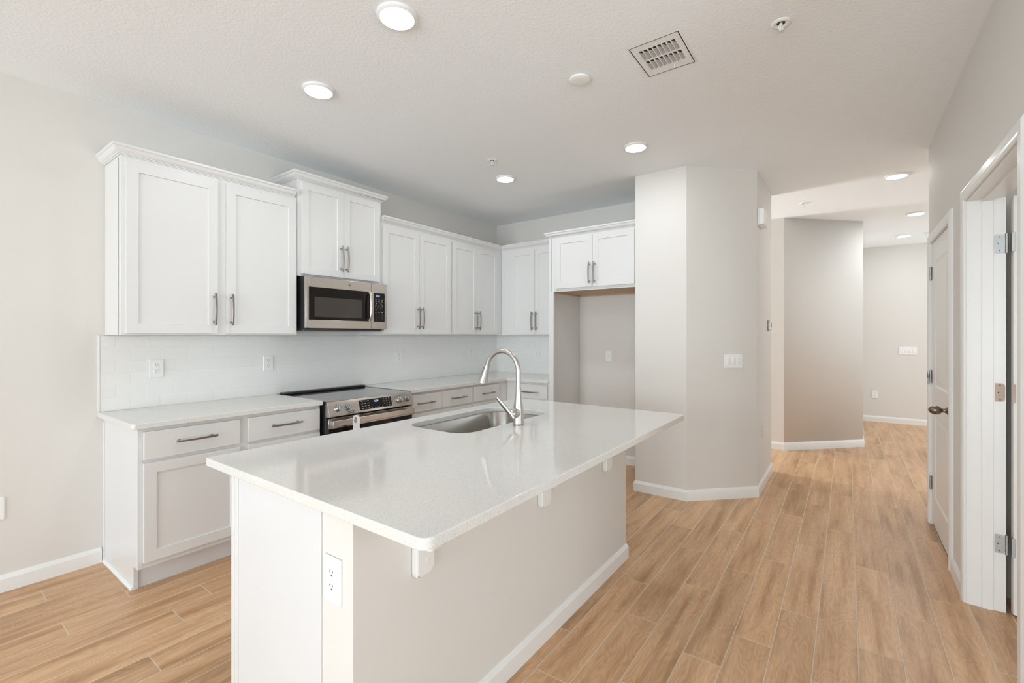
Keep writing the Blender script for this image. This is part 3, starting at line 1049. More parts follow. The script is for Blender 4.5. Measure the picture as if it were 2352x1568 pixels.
# hollow for the sink bowl
t.part('carcass', B().box((BX0 + 0.002, KY + 0.149, 0.12), (-3.10, -1.825, BT), 0.001, 1).box((-2.20, KY + 0.149, 0.12), (BX1 - 0.002, -1.825, BT), 0.001, 1)
       .box((-3.10, KY + 0.149, 0.12), (-2.20, -1.735, 0.60), 0.001, 1).box((-3.10, KY + 0.149, 0.60), (-2.20, -2.262, BT), 0.001, 1)
       .box((-3.10, -1.746, 0.60), (-2.20, -1.735, BT), 0.001, 1).box((-3.10, -2.26, 0.60), (-3.088, -1.746, BT)).box((-2.215, -2.26, 0.60), (-2.20, -1.746, BT)), 'cab')
b.bm.free()
t.part('toe_kick', B().box((BX0 + 0.03, KY + 0.149, 0.0005), (BX1 - 0.03, -1.90, 0.1195)), 'cab')
b = B().box((BX0 - 0.004, KY + 0.1485, 0.0005), (BX0 + 0.0015, -1.850, BT), 0.0006, 1)
t.part('end_panel', b, 'melamine')
b = B().box((BX0 - 0.0075, -1.8495, 0.0005), (BX0 + 0.0018, -1.825, BT), 0.001, 1).box((BX0 - 0.0095, -1.8245, 0.0005), (BX0 + 0.0018, -1.803, BT), 0.001, 1)
t.part('end_stile', b, 'cab')
b = B().box((BX1 - 0.0015, KY + 0.1485, 0.0005), (BX1 + 0.004, -1.825, BT), 0.0006, 1)
t.part('end_panel', b, 'melamine')
t.part('baseboard', B().sweep(BBP, [(BX1, KY + 0.148), (BX1, KY), (BX0, KY)][::-1]), 'trim')
t.part('cap_strip', B().box((BX0 - 0.003, KY + 0.004, BT - 0.016), (BX0, KY + 0.148, BT), 0.0006, 1), 'trim')
# hidden working side: doors toward the range
for (a, c, yf_) in ((BX0 + 0.03, -3.46, -1.825), (-3.46, -3.102, -1.825), (-3.10, -2.65, -1.735), (-2.65, -2.20, -1.735), (-2.198, BX1 - 0.02, -1.825)):
    q = B().panel_door(a + 0.003, c - 0.003, 0.156, 0.84, yf_ - 0.0005, yf_ - 0.0195, 0.055, mtx=Matrix.Translation((a + c, 2 * yf_, 0)) @ Matrix.Rotation(PI, 4, 'Z'))
    t.part('door', q, 'cab')


def corbel(x):
    """wooden corbel: flat wall leg with rounded foot, curved brace and top arm"""
    w = 0.038
    t_ = Thing('countertop_bracket', None, None, (x, KY, BT))
    mX = Matrix(((1, 0, 0, 0), (0, 0, 1, 0), (0, 1, 0, 0), (0, 0, 0, 1)))
    b_ = B()
    b_.prism(rounded_rect(x - w, 0.606, x + w, BT - 0.001, 0, 6, [0.012, 0.030, 0.001, 0.001]), KY - 0.028, KY - 0.0008, 0.005, mtx=mX, seg=2)
    t_.part('wall_leg', b_, 'trim')
    b_ = B().prism(rounded_rect(x - w, KY - 0.270, x + w, KY - 0.018, 0, 6, [0.030, 0.030, 0.001, 0.001]), BT - 0.022, BT - 0.001, 0.005, seg=2)
    t_.part('top_arm', b_, 'trim')
    pf = [(-0.027, 0.715), (-0.045, 0.702), (-0.065, 0.700), (-0.083, 0.706), (-0.097, 0.722), (-0.105, 0.745), (-0.118, 0.785), (-0.150, 0.815), (-0.200, 0.833), (-0.240, 0.842), (-0.240, BT - 0.018), (-0.027, BT - 0.018)]
    b_ = B().prism([(KY + a_, z_) for a_, z_ in pf], x - 0.030, x + 0.030, 0.003, mtx=mS, seg=2)
    t_.part('brace', b_, 'trim')
    t_.part('screw', B().lathe([(0, 0), (0.007, 0), (0.006, 0.0015), (0.003, 0.0025), (0, 0.002)], (x + 0.004, KY - 0.0278, 0.652), 16, Matrix.Rotation(PI / 2, 4, 'X')), 'trim')
    return t_


for x, lb in ((-3.617, 'white bracket under the island overhang, nearest, below the rounded corner'),
              (-2.900, 'white bracket under the middle of the island overhang'),
              (-2.245, 'white bracket under the far end of the island overhang')):
    c = corbel(x)
    c.o['label'] = lb
    c.o['category'] = 'bracket'
    c.o['group'] = 'brackets under the island overhang'

# ------------------------------------------------------------------ sink
t = Thing('kitchen_sink', 'rounded stainless steel sink set under the island worktop', 'sink', (-2.654, -1.974, TOP - TH - 0.215))
b = B()
tb = bmesh.new()
ztop = TOP - TH - 0.0005
levels = [(-0.022, ztop), (-0.001, ztop), (0.001, ztop - 0.004), (0.006, ztop - 0.16), (0.016, ztop - 0.187), (0.040, ztop - 0.205), (0.075, ztop - 0.210)]
rings = []
for ins, z in levels:
    rings.append([tb.verts.new((x, y, z)) for x, y in rounded_rect(SK[0] + ins, SK[1] + ins, SK[2] - ins, SK[3] - ins, max(0.03, 0.10 - ins * 0.6), 10)])
for a, c in zip(rings, rings[1:]):
    n = len(a)
    for i in range(n):
        j = (i + 1) % n
        tb.faces.new((a[i], a[j], c[j], c[i]))
# floor with drain ring
cen = (-2.654, -1.974)
dr = []
n = len(rings[-1])
for (r, z) in ((0.046, ztop - 0.2125), (0.042, ztop - 0.216)):
    ring = []
    for v in rings[-1]:
        d = Vector((v.co.x - cen[0], v.co.y - cen[1])).normalized()
        ring.append(tb.verts.new((cen[0] + d.x * r, cen[1] + d.y * r, z)))
    dr.append(ring)
for a, c in zip([rings[-1]] + dr, dr):
    for i in range(n):
        j = (i + 1) % n
        tb.faces.new((a[i], a[j], c[j], c[i]))
bmesh.ops.recalc_face_normals(tb, faces=tb.faces)
for f in tb.faces:
    pass
# thickness downward/outward

b._merge(tb)
t.part('basin', b, 'sinksteel')
b = B().lathe([(0.0405, 0), (0.0405, -0.010), (0.030, -0.014), (0, -0.014)], (cen[0], cen[1], ztop - 0.2150), 32)
t.part('drain', b, 'nickel')

# ------------------------------------------------------------------ faucet
FX, FY = -2.690, -2.243
t = Thing('kitchen_faucet', 'brushed nickel gooseneck faucet with pull-down spray head on the island', 'faucet', (FX, FY, TOP))
b = B().lathe([(0, 0.0003), (0.0275, 0.0003), (0.0285, 0.003), (0.0280, 0.008), (0.0278, 0.045), (0.0272, 0.066), (0.0250, 0.086), (0.0215, 0.112), (0.0178, 0.142),
               (0.0148, 0.168), (0.0134, 0.186), (0.0130, 0.1925), (0, 0.1925)], (FX, FY, TOP), 40)
t.part('body', b, 'nickel')
pts = [(FX, FY, TOP + 0.1930), (FX, FY, TOP + 0.21), (FX, FY, TOP + 0.24)]
R_ = 0.104
zc = 1.168
th0 = 0
for i in range(33):
    a = math.radians(i / 32 * 163)
    pts.append((FX, FY + R_ - R_ * math.cos(a), zc + R_ * 1.02 * math.sin(a)))
b = B().tube(pts, 0.0128, 20, up=(1, 0, 0))
t.part('spout', b, 'nickel')
p0 = Vector(pts[-1]); dr_ = (Vector(pts[-1]) - Vector(pts[-2])).normalized()
rotm = dr_.to_track_quat('Z', 'Y').to_matrix().to_4x4()
b = B().lathe([(0, 0.001), (0.0130, 0.001), (0.0133, 0.004), (0.0150, 0.025), (0.0185, 0.055), (0.0228, 0.085), (0.0255, 0.1), (0.0260, 0.104), (0.0240, 0.107), (0.019, 0.1075), (0, 0.1075)], p0, 32, rotm)
sh = t.part('spray_head', b, 'nickel')
b = B().lathe([(0.0195, 0.1076), (0.0188, 0.1095), (0.015, 0.110), (0, 0.110)], p0, 28, rotm)
t.part('aerator', b, 'rubber', parent=sh)
b = B()
yd = Vector((0, 1, 0)); out = (yd - yd.dot(dr_) * dr_).normalized()
for s0, s1, rr in ((0.020, 0.034, 0.0150), (0.040, 0.072, 0.0175)):
    mid = p0 + dr_ * ((s0 + s1) / 2) + out * rr
    mm = Matrix.Translation(mid) @ rotm
    b.box((-0.006, -0.003, -(s1 - s0) / 2), (0.006, 0.003, (s1 - s0) / 2), 0.002, 2, mtx=mm)
t.part('spray_button', b, 'rubber', parent=sh)
# side control: ball and curved lever, on the -x side
b = B()
b.lathe([(0, 0), (0.0225, 0), (0.0235, 0.012), (0.0245, 0.026), (0.0252, 0.040), (0.0240, 0.053), (0.0195, 0.064), (0.0110, 0.071), (0, 0.073)], (FX, FY, TOP + 0.062), 32, Matrix.Rotation(-PI / 2, 4, 'Y') @ Matrix.Rotation(0, 4, 'X'))
hd = t.part('valve_housing', b, 'nickel')
lv = []
rad = []
for i in range(15):
    s = i / 14
    x = FX - 0.062 - 0.018 * s
    y = FY - 0.016 + 0.092 * s + 0.010 * math.sin(2 * PI * s) * -1
    z = TOP + 0.042 + 0.098 * s + 0.008 * math.sin(2 * PI * s) * -1
    lv.append((x, y, z))
    w = 0.0080 + 0.0050 * math.sin(PI * min(1, s * 1.15))
    rad.append((w if s < 0.93 else w * 0.7, 0.0072 - 0.0022 * s))
b = B().tube(lv, rad, 14, up=(1, 0, 0.2))
t.part('lever', b, 'nickel', parent=hd)

# ------------------------------------------------------------------ range
GX0, GX1 = -2.791, -2.021
t = Thing('range', 'stainless slide-in electric range with black glass cooktop', 'stove', ((GX0 + GX1) / 2, -0.33, 0))
b = B().box((GX0 + 0.003, -0.03, 0.02), (GX1 - 0.003, -0.600, 0.870), 0.003, 1).box((GX0 + 0.006, -0.60, 0.08), (GX1 - 0.006, -0.655, 0.868), 0.003, 1)
for sx_ in (GX0 + 0.05, GX1 - 0.05):
    for sy_ in (-0.08, -0.55):
        b.cyl((sx_, sy_, 0.0005), 0.016, 0.022, 'Z', 14)
t.part('body', b, 'black')
b = B().box((GX0 + 0.001, -0.010, 0.872), (GX1 - 0.001, -0.668, 0.889), 0.002, 2)
ct = t.part('cooktop', b, 'cooktop')
for (cx, cy, r) in ((-2.61, -0.47, 0.095), (-2.20, -0.47, 0.115), (-2.61, -0.20, 0.075), (-2.20, -0.20, 0.075)):
    t.part('burner_ring', B().lathe([(r, 0), (r + 0.0012, 0.0002), (r + 0.0024, 0)], (cx, cy, 0.8890), 48), 'darkgrey', parent=ct)
b = B().box((GX0 + 0.01, -0.012, 0.8892), (GX1 - 0.01, -0.075, 0.908), 0.006, 3)
for i in range(18):
    xx = GX0 + 0.06 + i * 0.037
    b.box((xx, -0.030, 0.9075), (xx + 0.026, -0.036, 0.9085))
t.part('rear_vent_trim', b, 'black')
t.part('side_trim', B().box((GX0, -0.075, 0.884), (GX0 + 0.004, -0.668, 0.8905), 0.0008), 'black')
b = B().box((GX1 - 0.004, -0.075, 0.884), (GX1, -0.668, 0.8905), 0.0008)
t.part('side_trim', b, 'black')
# slanted control panel (polygon in y,z extruded in x)
PT, PB_ = (-0.680, 0.887), (-0.712, 0.787)
b = B().prism([(-0.660, 0.889), PT, PB_, (-0.700, 0.781), (-0.655, 0.781)], GX0 + 0.001, GX1 - 0.001, 0.0015, mtx=mS, seg=2)
cp = t.part('control_panel', b, 'steel')
pd = Vector((0, PB_[0] - PT[0], PB_[1] - PT[1])).normalized()       # down the slope
pn = Vector((0, -abs(pd.z), 0)) + Vector((0, 0, pd.y * -1)) * -1
pn = Vector((0, pd.z, -pd.y)).normalized()
if pn.y > 0:
    pn = -pn


def on_panel(x, s, lift=0.0):
    """s = 0 at the top edge, 1 at the bottom edge"""
    y = PT[0] + (PB_[0] - PT[0]) * s
    z = PT[1] + (PB_[1] - PT[1]) * s
    return Vector((x, y, z)) + pn * lift


def panel_mtx(x, s, lift):
    X_ = Vector((1, 0, 0)); Y_ = -pd; Z_ = pn
    m_ = Matrix((X_, Y_, Z_)).transposed().to_4x4()
    return Matrix.Translation(on_panel(x, s, lift)) @ m_


b = B().box((-0.148, -0.037, -0.0005), (0.148, 0.037, 0.0018), 0.001, 1, mtx=panel_mtx(-2.391, 0.50, 0.0))
dp = t.part('touch_display', b, 'blackglass')
b = B()
text_into(b, '5:24', 0.021, panel_mtx(-2.385, 0.33, 0.0022), 0.0002)
t.part('clock_digits', b, 'display', parent=dp)
b = B()
for r in range(4):
    for c in range(3):
        t.part('touch_key', B().box((-0.007, -0.0013, 0), (0.007, 0.0013, 0.0003), mtx=panel_mtx(-2.513 + c * 0.027, 0.24 + r * 0.175, 0.0019)), 'mark', parent=dp)
for r in range(4):
    for c in range(3):
        if r < 3 or c > 0:
            t.part('touch_key', B().box((-0.0022, -0.0022, 0), (0.0022, 0.0022, 0.0003), mtx=panel_mtx(-2.315 + c * 0.024, 0.24 + r * 0.17, 0.0019)), 'mark', parent=dp)
for xx, ww in ((-2.432, .005), (-2.400, .011), (-2.372, .014), (-2.335, .006)):
    t.part('touch_key', B().box((-ww / 1.4, -0.0014, 0), (ww / 1.4, 0.0014, 0.0003), mtx=panel_mtx(xx, 0.79, 0.0019)), 'mark', parent=dp)
for x in (-2.719, -2.641, -2.158, -2.084):
    m_ = panel_mtx(x, 0.50, 0.0)
    b = B().lathe([(0, 0), (0.0255, 0), (0.0262, 0.003), (0.0248, 0.006), (0.0205, 0.0075), (0.0200, 0.022), (0.0190, 0.026), (0.016, 0.0275), (0, 0.028)], (0, 0, 0), 32, mtx=m_)
    b.box((-0.0052, -0.0195, 0.020), (0.0052, 0.0195, 0.034), 0.003, 2, mtx=m_ @ Matrix.Rotation(0.10, 4, 'Z'))
    kb = t.part('knob', b, 'chrome', parent=cp)
    t.part('pointer_mark', B().box((-0.0022, 0.0305, 0.0002), (0.0022, 0.0330, 0.0006), mtx=m_), 'slot', parent=cp)
b = B().box((-0.030, -0.0075, 0), (0.030, 0.0075, 0.0012), 0.0005, 1, mtx=panel_mtx(-2.612, 0.865, 0.0005))
lbp = t.part('rating_label', b, 'black')
b = B()
for dx, w_ in ((-0.026, 0.003), (-0.005, 0.013), (0.023, 0.005)):
    b.box((dx - w_, -0.0035, 0.0013), (dx + w_, 0.0035, 0.0016), mtx=panel_mtx(-2.612, 0.865, 0.0005))
t.part('label_marks', b, 'mark', parent=lbp)
# oven door
b = B().box((GX0 + 0.004, -0.657, 0.115), (GX1 - 0.004, -0.692, 0.772), 0.003, 2)
dd = t.part('oven_door', b, 'black')
b = B().box((GX0 + 0.004, -0.6925, 0.700), (GX1 - 0.004, -0.696, 0.772), 0.001, 1)
t.part('door_trim', b, 'steel', parent=dd)
b = B()
for (xa, n_) in ((-2.660, 2), (-2.575, 4), (-2.440, 4), (-2.250, 1)):
    pass
for xa in (-2.668, -2.590, -2.535, -2.440, -2.385, -2.290):
    for zz in (0.763, 0.751):
        t.part('door_vent', B().box((xa, -0.6962, zz), (xa + 0.045, -0.6968, zz + 0.0055)), 'slot', parent=dd)
b = B().box((GX0 + 0.008, -0.6925, 0.122), (GX1 - 0.008, -0.6955, 0.698), 0.001, 1)
t.part('oven_glass', b, 'blackglass', parent=dd)
b = B().box((GX0 + 0.004, -0.745, 0.722), (GX1 - 0.030, -0.757, 0.764), 0.004, 3)
for xx in (GX0 + 0.004, GX1 - 0.055):
    b.box((xx, -0.694, 0.728), (xx + 0.030, -0.748, 0.758), 0.004, 2)
t.part('oven_handle', b, 'steel', parent=dd)
b = B().box((GX0 + 0.004, -0.657, 0.022), (GX1 - 0.004, -0.690, 0.108), 0.004, 2)
t.part('storage_drawer', b, 'steel')
# paper tag hooked on the handle
pts = []
mT = Matrix(((1, 0, 0, 0), (0, 0, 1, 0), (0, 1, 0, 0), (0, 0, 0, 1)))
b = B()
tb = bmesh.new()
hookx = -2.608
ring_o, ring_i = [], []
prof = [(-0.030, 0.570), (0.026, 0.570), (0.030, 0.735), (0.026, 0.770), (0.006, 0.782), (-0.022, 0.780), (-0.030, 0.770)]
tag_pts = [(hookx + a, z) for a, z in prof]
holes = [(hookx - 0.008 + 0.013 * math.cos(a), 0.748 + 0.022 * math.sin(a)) for a in [i * 2 * PI / 16 for i in range(16)]]
# outline resampled to the same number of points as the hole
def resample(poly, n_, cx, cz):
    out_ = []
    for i in range(n_):
        a = i * 2 * PI / n_
        d = Vector((math.cos(a), math.sin(a)))
        best = None
        for p, q in zip(poly, poly[1:] + poly[:1]):
            p_, q_ = Vector(p) - Vector((cx, cz)), Vector(q) - Vector((cx, cz))
            e_ = q_ - p_
            den = d.x * e_.y - d.y * e_.x
            if abs(den) < 1e-9:
                continue
            tt = (p_.x * e_.y - p_.y * e_.x) / den
            ss = (p_.x * d.y - p_.y * d.x) / den
            if tt > 0 and -1e-6 <= ss <= 1 + 1e-6:
                best = tt if best is None else max(best, tt)
        out_.append((cx + d.x * best, cz + d.y * best))
    return out_
head = [(hookx - 0.030, 0.712), (hookx + 0.029, 0.712), (hookx + 0.031, 0.745), (hookx + 0.026, 0.770), (hookx + 0.006, 0.784), (hookx - 0.022, 0.782), (hookx - 0.030, 0.770)]
oo = resample(head, 16, hookx - 0.008, 0.748)
for yy in (-0.7585, -0.7600):
    ring_o.append([tb.verts.new((x, yy, z)) for x, z in oo])
    ring_i.append([tb.verts.new((x, yy, z)) for x, z in holes])
for i in range(16):
    j = (i + 1) % 16
    for o_, i_ in zip(ring_o, ring_i):
        tb.faces.new((o_[i], o_[j], i_[j], i_[i]))
    tb.faces.new((ring_o[0][i], ring_o[0][j], ring_o[1][j], ring_o[1][i]))
    tb.faces.new((ring_i[0][i], ring_i[0][j], ring_i[1][j], ring_i[1][i]))
bmesh.ops.recalc_face_normals(tb, faces=tb.faces)
b._merge(tb)
b.box((hookx - 0.029, -0.7585, 0.560), (hookx + 0.028, -0.7600, 0.7125))
single('hang_tag', b, 'paper', (hookx, -0.759, 0.67), 'white card tag hanging on the oven door handle', 'tag')

# ------------------------------------------------------------------ microwave
MX0, MX1, MZ0, MZ1 = -2.786, -2.052, 1.409, 1.792
YF = -0.400
t = Thing('microwave', 'stainless over-the-range microwave with black glass window', 'microwave', ((MX0 + MX1) / 2, -0.2, MZ0))
b = B().box((MX0 + 0.003, -0.012, MZ0 - 0.004), (MX1 - 0.003, -0.372, MZ1 + 0.006), 0.003, 1)
t.part('case', b, 'black')
MD = -2.212    # door / control panel split
b = B()
# stainless door frame built around the window
wx0, wx1, wz0, wz1 = MX0 + 0.014 + 0.012, MD - 0.012, 1.473, 1.716
b.box((MX0, -0.374, MZ0), (wx0, YF, MZ1), 0.004, 3)
b.box((wx0 - 0.004, -0.374, wz1), (MD - 0.001, YF, MZ1), 0.002, 2)
b.box((wx0 - 0.004, -0.374, MZ0), (MD - 0.001, YF, wz0), 0.002, 2)
b.box((wx1, -0.374, wz0 - 0.002), (MD - 0.001, YF, wz1 + 0.002), 0.001, 1)
dd = t.part('door', b, 'steel')
b = B().box((wx0 - 0.001, -0.376, wz0 - 0.001), (wx1 + 0.001, YF - 0.0008, wz1 + 0.001), 0.0015, 2)
wd = t.part('window', b, 'blackglass', parent=dd)
b = B().box((wx0 + 0.042, YF - 0.001, wz0 + 0.022), (wx1 - 0.082, YF - 0.0014, wz1 - 0.072), 0.0001, 1)
t.part('window_screen', b, 'window_glass_dark', parent=dd)
# bowed vertical handle
pts, rd = [], []
for i in range(13):
    s = -1 + 2 * i / 12
    pts.append((MD - 0.024, YF - 0.016 - 0.024 * (1 - s ** 4), (wz0 + wz1) / 2 + s * 0.120))
    rd.append((0.0135, 0.0075))
b = B().tube(pts, rd, 16, up=(0, 1, 0)).box((MD - 0.034, YF + 0.001, wz0 + 0.003), (MD - 0.014, YF - 0.022, wz0 + 0.020), 0.003, 2).box((MD - 0.034, YF + 0.001, wz1 - 0.020), (MD - 0.014, YF - 0.022, wz1 - 0.003), 0.003, 2)
t.part('door_handle', b, 'steel', parent=dd)
# round monogram badge: ring and script strokes
b = B()
bc = Vector((-2.418, YF - 0.0006, 1.755))
b.tube([bc + Vector((0.0105 * math.cos(a), 0, 0.0105 * math.sin(a))) for a in [i * 2 * PI / 24 for i in range(25)]], 0.0009, 6, up=(0, 1, 0))
b.tube([bc + Vector((x_, 0, z_)) for x_, z_ in ((-0.001, 0.0045), (-0.004, 0.006), (-0.0062, 0.002), (-0.006, -0.003), (-0.003, -0.005), (-0.001, -0.002), (-0.001, 0.001), (-0.003, 0.0005))], 0.0008, 6, up=(0, 1, 0))
b.tube([bc + Vector((x_, 0, z_)) for x_, z_ in ((0.0055, 0.004), (0.003, 0.006), (0.0012, 0.003), (0.003, 0.0005), (0.001, -0.002), (0.003, -0.005), (0.006, -0.003))], 0.0008, 6, up=(0, 1, 0))
t.part('badge', b, 'darkgrey', parent=dd)
b = B().box((MD + 0.0005, -0.374, MZ0), (MX1, YF, MZ1), 0.003, 2)
cp = t.part('control_panel', b, 'steel')
b = B().box((MD + 0.024, YF - 0.0005, 1.470), (MX1 - 0.022, YF - 0.0018, 1.712), 0.001, 1)
kp = t.part('keypad', b, 'blackglass', parent=cp)
b = B()
kx0, kx1 = MD + 0.024, MX1 - 0.022
kw_ = kx1 - kx0
text_into(b, '5:24', 0.024, Matrix.Translation((kx0 + 0.040, YF - 0.0021, 1.687)) @ Matrix.Rotation(PI / 2, 4, 'X'), 0.0002)
t.part('clock_display', b, 'display', parent=cp)
b = B()
for (z_, n_, w_) in ((1.655, 3, 0.008), (1.640, 3, 0.010), (1.622, 2, 0.010), (1.606, 3, 0.008), (1.597, 4, 0.004), (1.585, 4, 0.004), (1.571, 2, 0.008), (1.550, 3, 0.013), (1.535, 3, 0.005), (1.520, 3, 0.005), (1.505, 3, 0.005), (1.488, 3, 0.005)):
    for i in range(n_):
        xx = kx0 + kw_ * (i + 0.7) / (n_ + 0.6)
        b.box((xx - w_ / 2, YF - 0.0019, z_ - 0.0017), (xx + w_ / 2, YF - 0.0022, z_ + 0.0017))
t.part('key_marks', b, 'mark', parent=cp)
b = B().box((MX0 + 0.01, -0.02, MZ0 - 0.020), (MX1 - 0.01, -0.345, MZ0 - 0.004), 0.004, 2).box((-2.60, -0.20, MZ0 - 0.0215), (-2.30, -0.32, MZ0 - 0.0198), 0.0005)
t.part('bottom_vent', b, 'darkgrey')


# ------------------------------------------------------------------ outlets, switches (local: face toward -y, centre at the origin)
def plate_thing(name, label, cat, w, h, gangs, kind, loc, rotz, group=None):
    t_ = Thing(name, label, cat, loc, rotz, group, origin=(0, 0, 0))
    b_ = B().prism(rounded_rect(-w / 2, -h / 2, w / 2, h / 2, 0.004, 4), 0.0004, 0.0062, 0.0018,
                   mtx=Matrix(((1, 0, 0, 0), (0, 0, -1, 0), (0, 1, 0, 0), (0, 0, 0, 1))), seg=3)
    t_.part('cover_plate', b_, 'plastic')
    for g_ in range(gangs):
        gx = (g_ - (gangs - 1) / 2) * 0.0460
        if kind == 'duplex' or kind == 'single':
            for sz in ((0.0195, -0.0195) if kind == 'duplex' else (0.0,)):
                r_ = B().prism([(gx + 0.0172 * math.cos(a) if abs(0.0172 * math.cos(a)) < 0.0165 else gx + math.copysign(0.0165, math.cos(a)),
                                 sz + max(-0.0138, min(0.0138, 0.0172 * math.sin(a)))) for a in [i * 2 * PI / 28 for i in range(28)]], 0.004, 0.0078, 0.0006,
                               mtx=Matrix(((1, 0, 0, 0), (0, 0, -1, 0), (0, 1, 0, 0), (0, 0, 0, 1))), seg=1)
                rc = t_.part('receptacle', r_, 'plastic')
                s_ = B()
                s_.box((gx - 0.0078, -0.00775, sz + 0.0005), (gx - 0.0052, -0.0080, sz + 0.0090))
                s_.box((gx - 0.0105, -0.00775, sz + 0.0035), (gx - 0.0075, -0.0080, sz + 0.0058))
                s_.box((gx + 0.0055, -0.00775, sz + 0.0012), (gx + 0.0075, -0.0080, sz + 0.0082))
                s_.cyl((gx, -0.00775, sz - 0.0065), 0.0026, 0.00025, '-Y', 12)
                t_.part('socket_slot', s_, 'slot', parent=rc)
            s_ = B().cyl((gx, -0.0062, 0), 0.0030, 0.0012, '-Y', 12) if kind == 'duplex' else B().cyl((gx, -0.0062, 0.03), 0.003, 0.0012, '-Y', 12)
            t_.part('screw', s_, 'screw')
        elif kind == 'rocker':
            r_ = B().box((gx - 0.0168, -0.0045, -0.0335), (gx + 0.0168, -0.0068, 0.0335), 0.001, 1)
            rk = t_.part('rocker_frame', r_, 'plastic')
            # tilted paddle
            q = B().box((gx - 0.0150, -0.0030, -0.0315), (gx + 0.0150, -0.0090, 0.0315), 0.0012, 2, mtx=Matrix.Translation((0, -0.0008, 0)) @ Matrix.Rotation(0.055, 4, 'X'))
            t_.part('paddle', q, 'plastic', parent=rk)
        elif kind == 'blank':
            t_.part('screw', B().cyl((gx, -0.0062, 0.03), 0.003, 0.0012, '-Y', 12).cyl((gx, -0.0062, -0.03), 0.003, 0.0012, '-Y', 12), 'screw')
    return t_


GO = 'white duplex outlets on the tiled walls'
for x, lb in ((-3.575, 'white outlet on the tile over the left counter, leftmost on the range wall'),
              (-2.867, 'white outlet on the tile just left of the range'),
              (-1.592, 'white outlet on the tile under the cabinet right of the microwave'),
              (-0.505, 'white outlet on the range-wall tile near the inside corner')):
    plate_thing('wall_outlet', lb, 'outlet', 0.074, 0.116, 1, 'duplex', (x, -0.0085, 1.142), 0, GO)
plate_thing('wall_outlet', 'white outlet on the tile of the short wall beside the refrigerator panel', 'outlet', 0.074, 0.116, 1, 'duplex', (-0.0085, -0.621, 1.132), -PI / 2, GO)
plate_thing('wall_outlet', 'white single outlet on the wall inside the empty refrigerator space', 'outlet', 0.074, 0.116, 1, 'single', (-0.0005, -1.534, 1.131), -PI / 2)
plate_thing('wall_outlet', 'large white outlet on the end of the island half wall', 'outlet', 0.080, 0.130, 1, 'duplex', (BX0 - 0.0005, -2.432, 0.663), -PI / 2)
plate_thing('wall_outlet', 'white outlet low on the far foyer wall', 'outlet', 0.076, 0.116, 1, 'duplex', (4.5995, -3.958, 0.427), -PI / 2)
plate_thing('wall_outlet', 'faint white outlet low on the grey pantry side facing the hall', 'outlet', 0.072, 0.116, 1, 'duplex', (0.03, -2.9985, 0.50), 0)
plate_thing('wall_plate', 'white cover plate low on the wall at the left edge, left of the base cabinet', 'wall plate', 0.074, 0.118, 1, 'blank', (-4.274, -0.0005, 0.441), 0)
plate_thing('light_switch', 'white three-gang rocker switch on the angled pantry wall', 'light switch', 0.163, 0.114, 3, 'rocker', (-0.4435, -2.8411, 1.142), -math.radians(45.4))
plate_thing('light_switch', 'white four-gang rocker switch on the far foyer wall', 'light switch', 0.208, 0.116, 4, 'rocker', (4.5995, -4.356, 1.123), -PI / 2)

# door chime and thermostat on the pantry side that faces the hall (y = -2.998)
t = Thing('door_chime', 'white box door chime high on the pantry corner', 'door chime', (-0.155, -2.998, 2.36))
t.part('chime_cover', B().box((-0.262, -2.9985, 2.292), (-0.050, -3.046, 2.425), 0.004, 2), 'plastic')
t.part('mounting_base', B().box((-0.268, -2.9984, 2.288), (-0.044, -3.010, 2.429), 0.002, 1), 'plastic')
b = B()
for i in range(6):
    b.box((-0.235, -3.0459, 2.32 + i * 0.016), (-0.077, -3.0466, 2.3235 + i * 0.016))
t.part('grille', b, 'screw')
t = Thing('thermostat', 'small white thermostat on the pantry side, below the door chime', 'thermostat', (0.40, -2.998, 1.45))
t.part('housing', B().box((0.345, -2.9985, 1.408), (0.455, -3.022, 1.492), 0.005, 3), 'plastic')
t.part('screen', B().box((0.368, -3.0219, 1.435), (0.432, -3.0226, 1.475), 0.0002, 1), 'darkgrey')
t.part('trim_ring', B().box((0.338, -2.9984, 1.400), (0.462, -3.005, 1.500), 0.002, 1), 'pull')

# ------------------------------------------------------------------ ceiling fixtures
def clone(root, loc, rotz=None, label=None, group=None):
    r = root.copy()
    COL.objects.link(r)
    r.location = loc
    if rotz is not None:
        r.rotation_euler = (0, 0, rotz)
    if label:
        r['label'] = label
    for ch in list(root.children):
        c_ = ch.copy()
        COL.objects.link(c_)
        c_.parent = r
        for g in ch.children:
            d_ = g.copy()
            COL.objects.link(d_)
            d_.parent = c_
    return r


LG = 'round ceiling downlights'
L0 = Thing('ceiling_light', 'round lit downlight at top centre, largest and nearest', 'ceiling light', (-3.300, -2.030, CH), 0, LG, origin=(0, 0, 0))
L0.part('trim_ring', B().lathe([(0, -0.0003), (0.086, -0.0003), (0.0868, -0.003), (0.0855, -0.009), (0.080, -0.014), (0.0735, -0.0165), (0.0715, -0.0155), (0.0705, -0.012), (0, -0.012)], (0, 0, 0), 48), 'trim')
L0.part('diffuser', B().lathe([(0.0700, -0.0122), (0.0685, -0.0150), (0.060, -0.0165), (0, -0.0170)], (0, 0, 0), 48), 'lamp')
for (x, y), lb in zip([(-3.164, -1.195), (-1.372, -1.170), (-1.352, -2.352), (0.569, -3.955), (2.311, -4.240), (3.749, -4.240)],
                      ['round lit downlight above the left wall cabinet, second from the left',
                       'round lit downlight beside the small sprinkler, ahead of the kitchen corner',
                       'round lit downlight just left of the pantry walls top',
                       'round lit downlight nearest of the three in the hall, at upper right',
                       'round lit downlight, middle of the three over the hall',
                       'round lit downlight farthest away over the foyer, smallest of all']):
    clone(L0.o, (x, y, CH), label=lb)

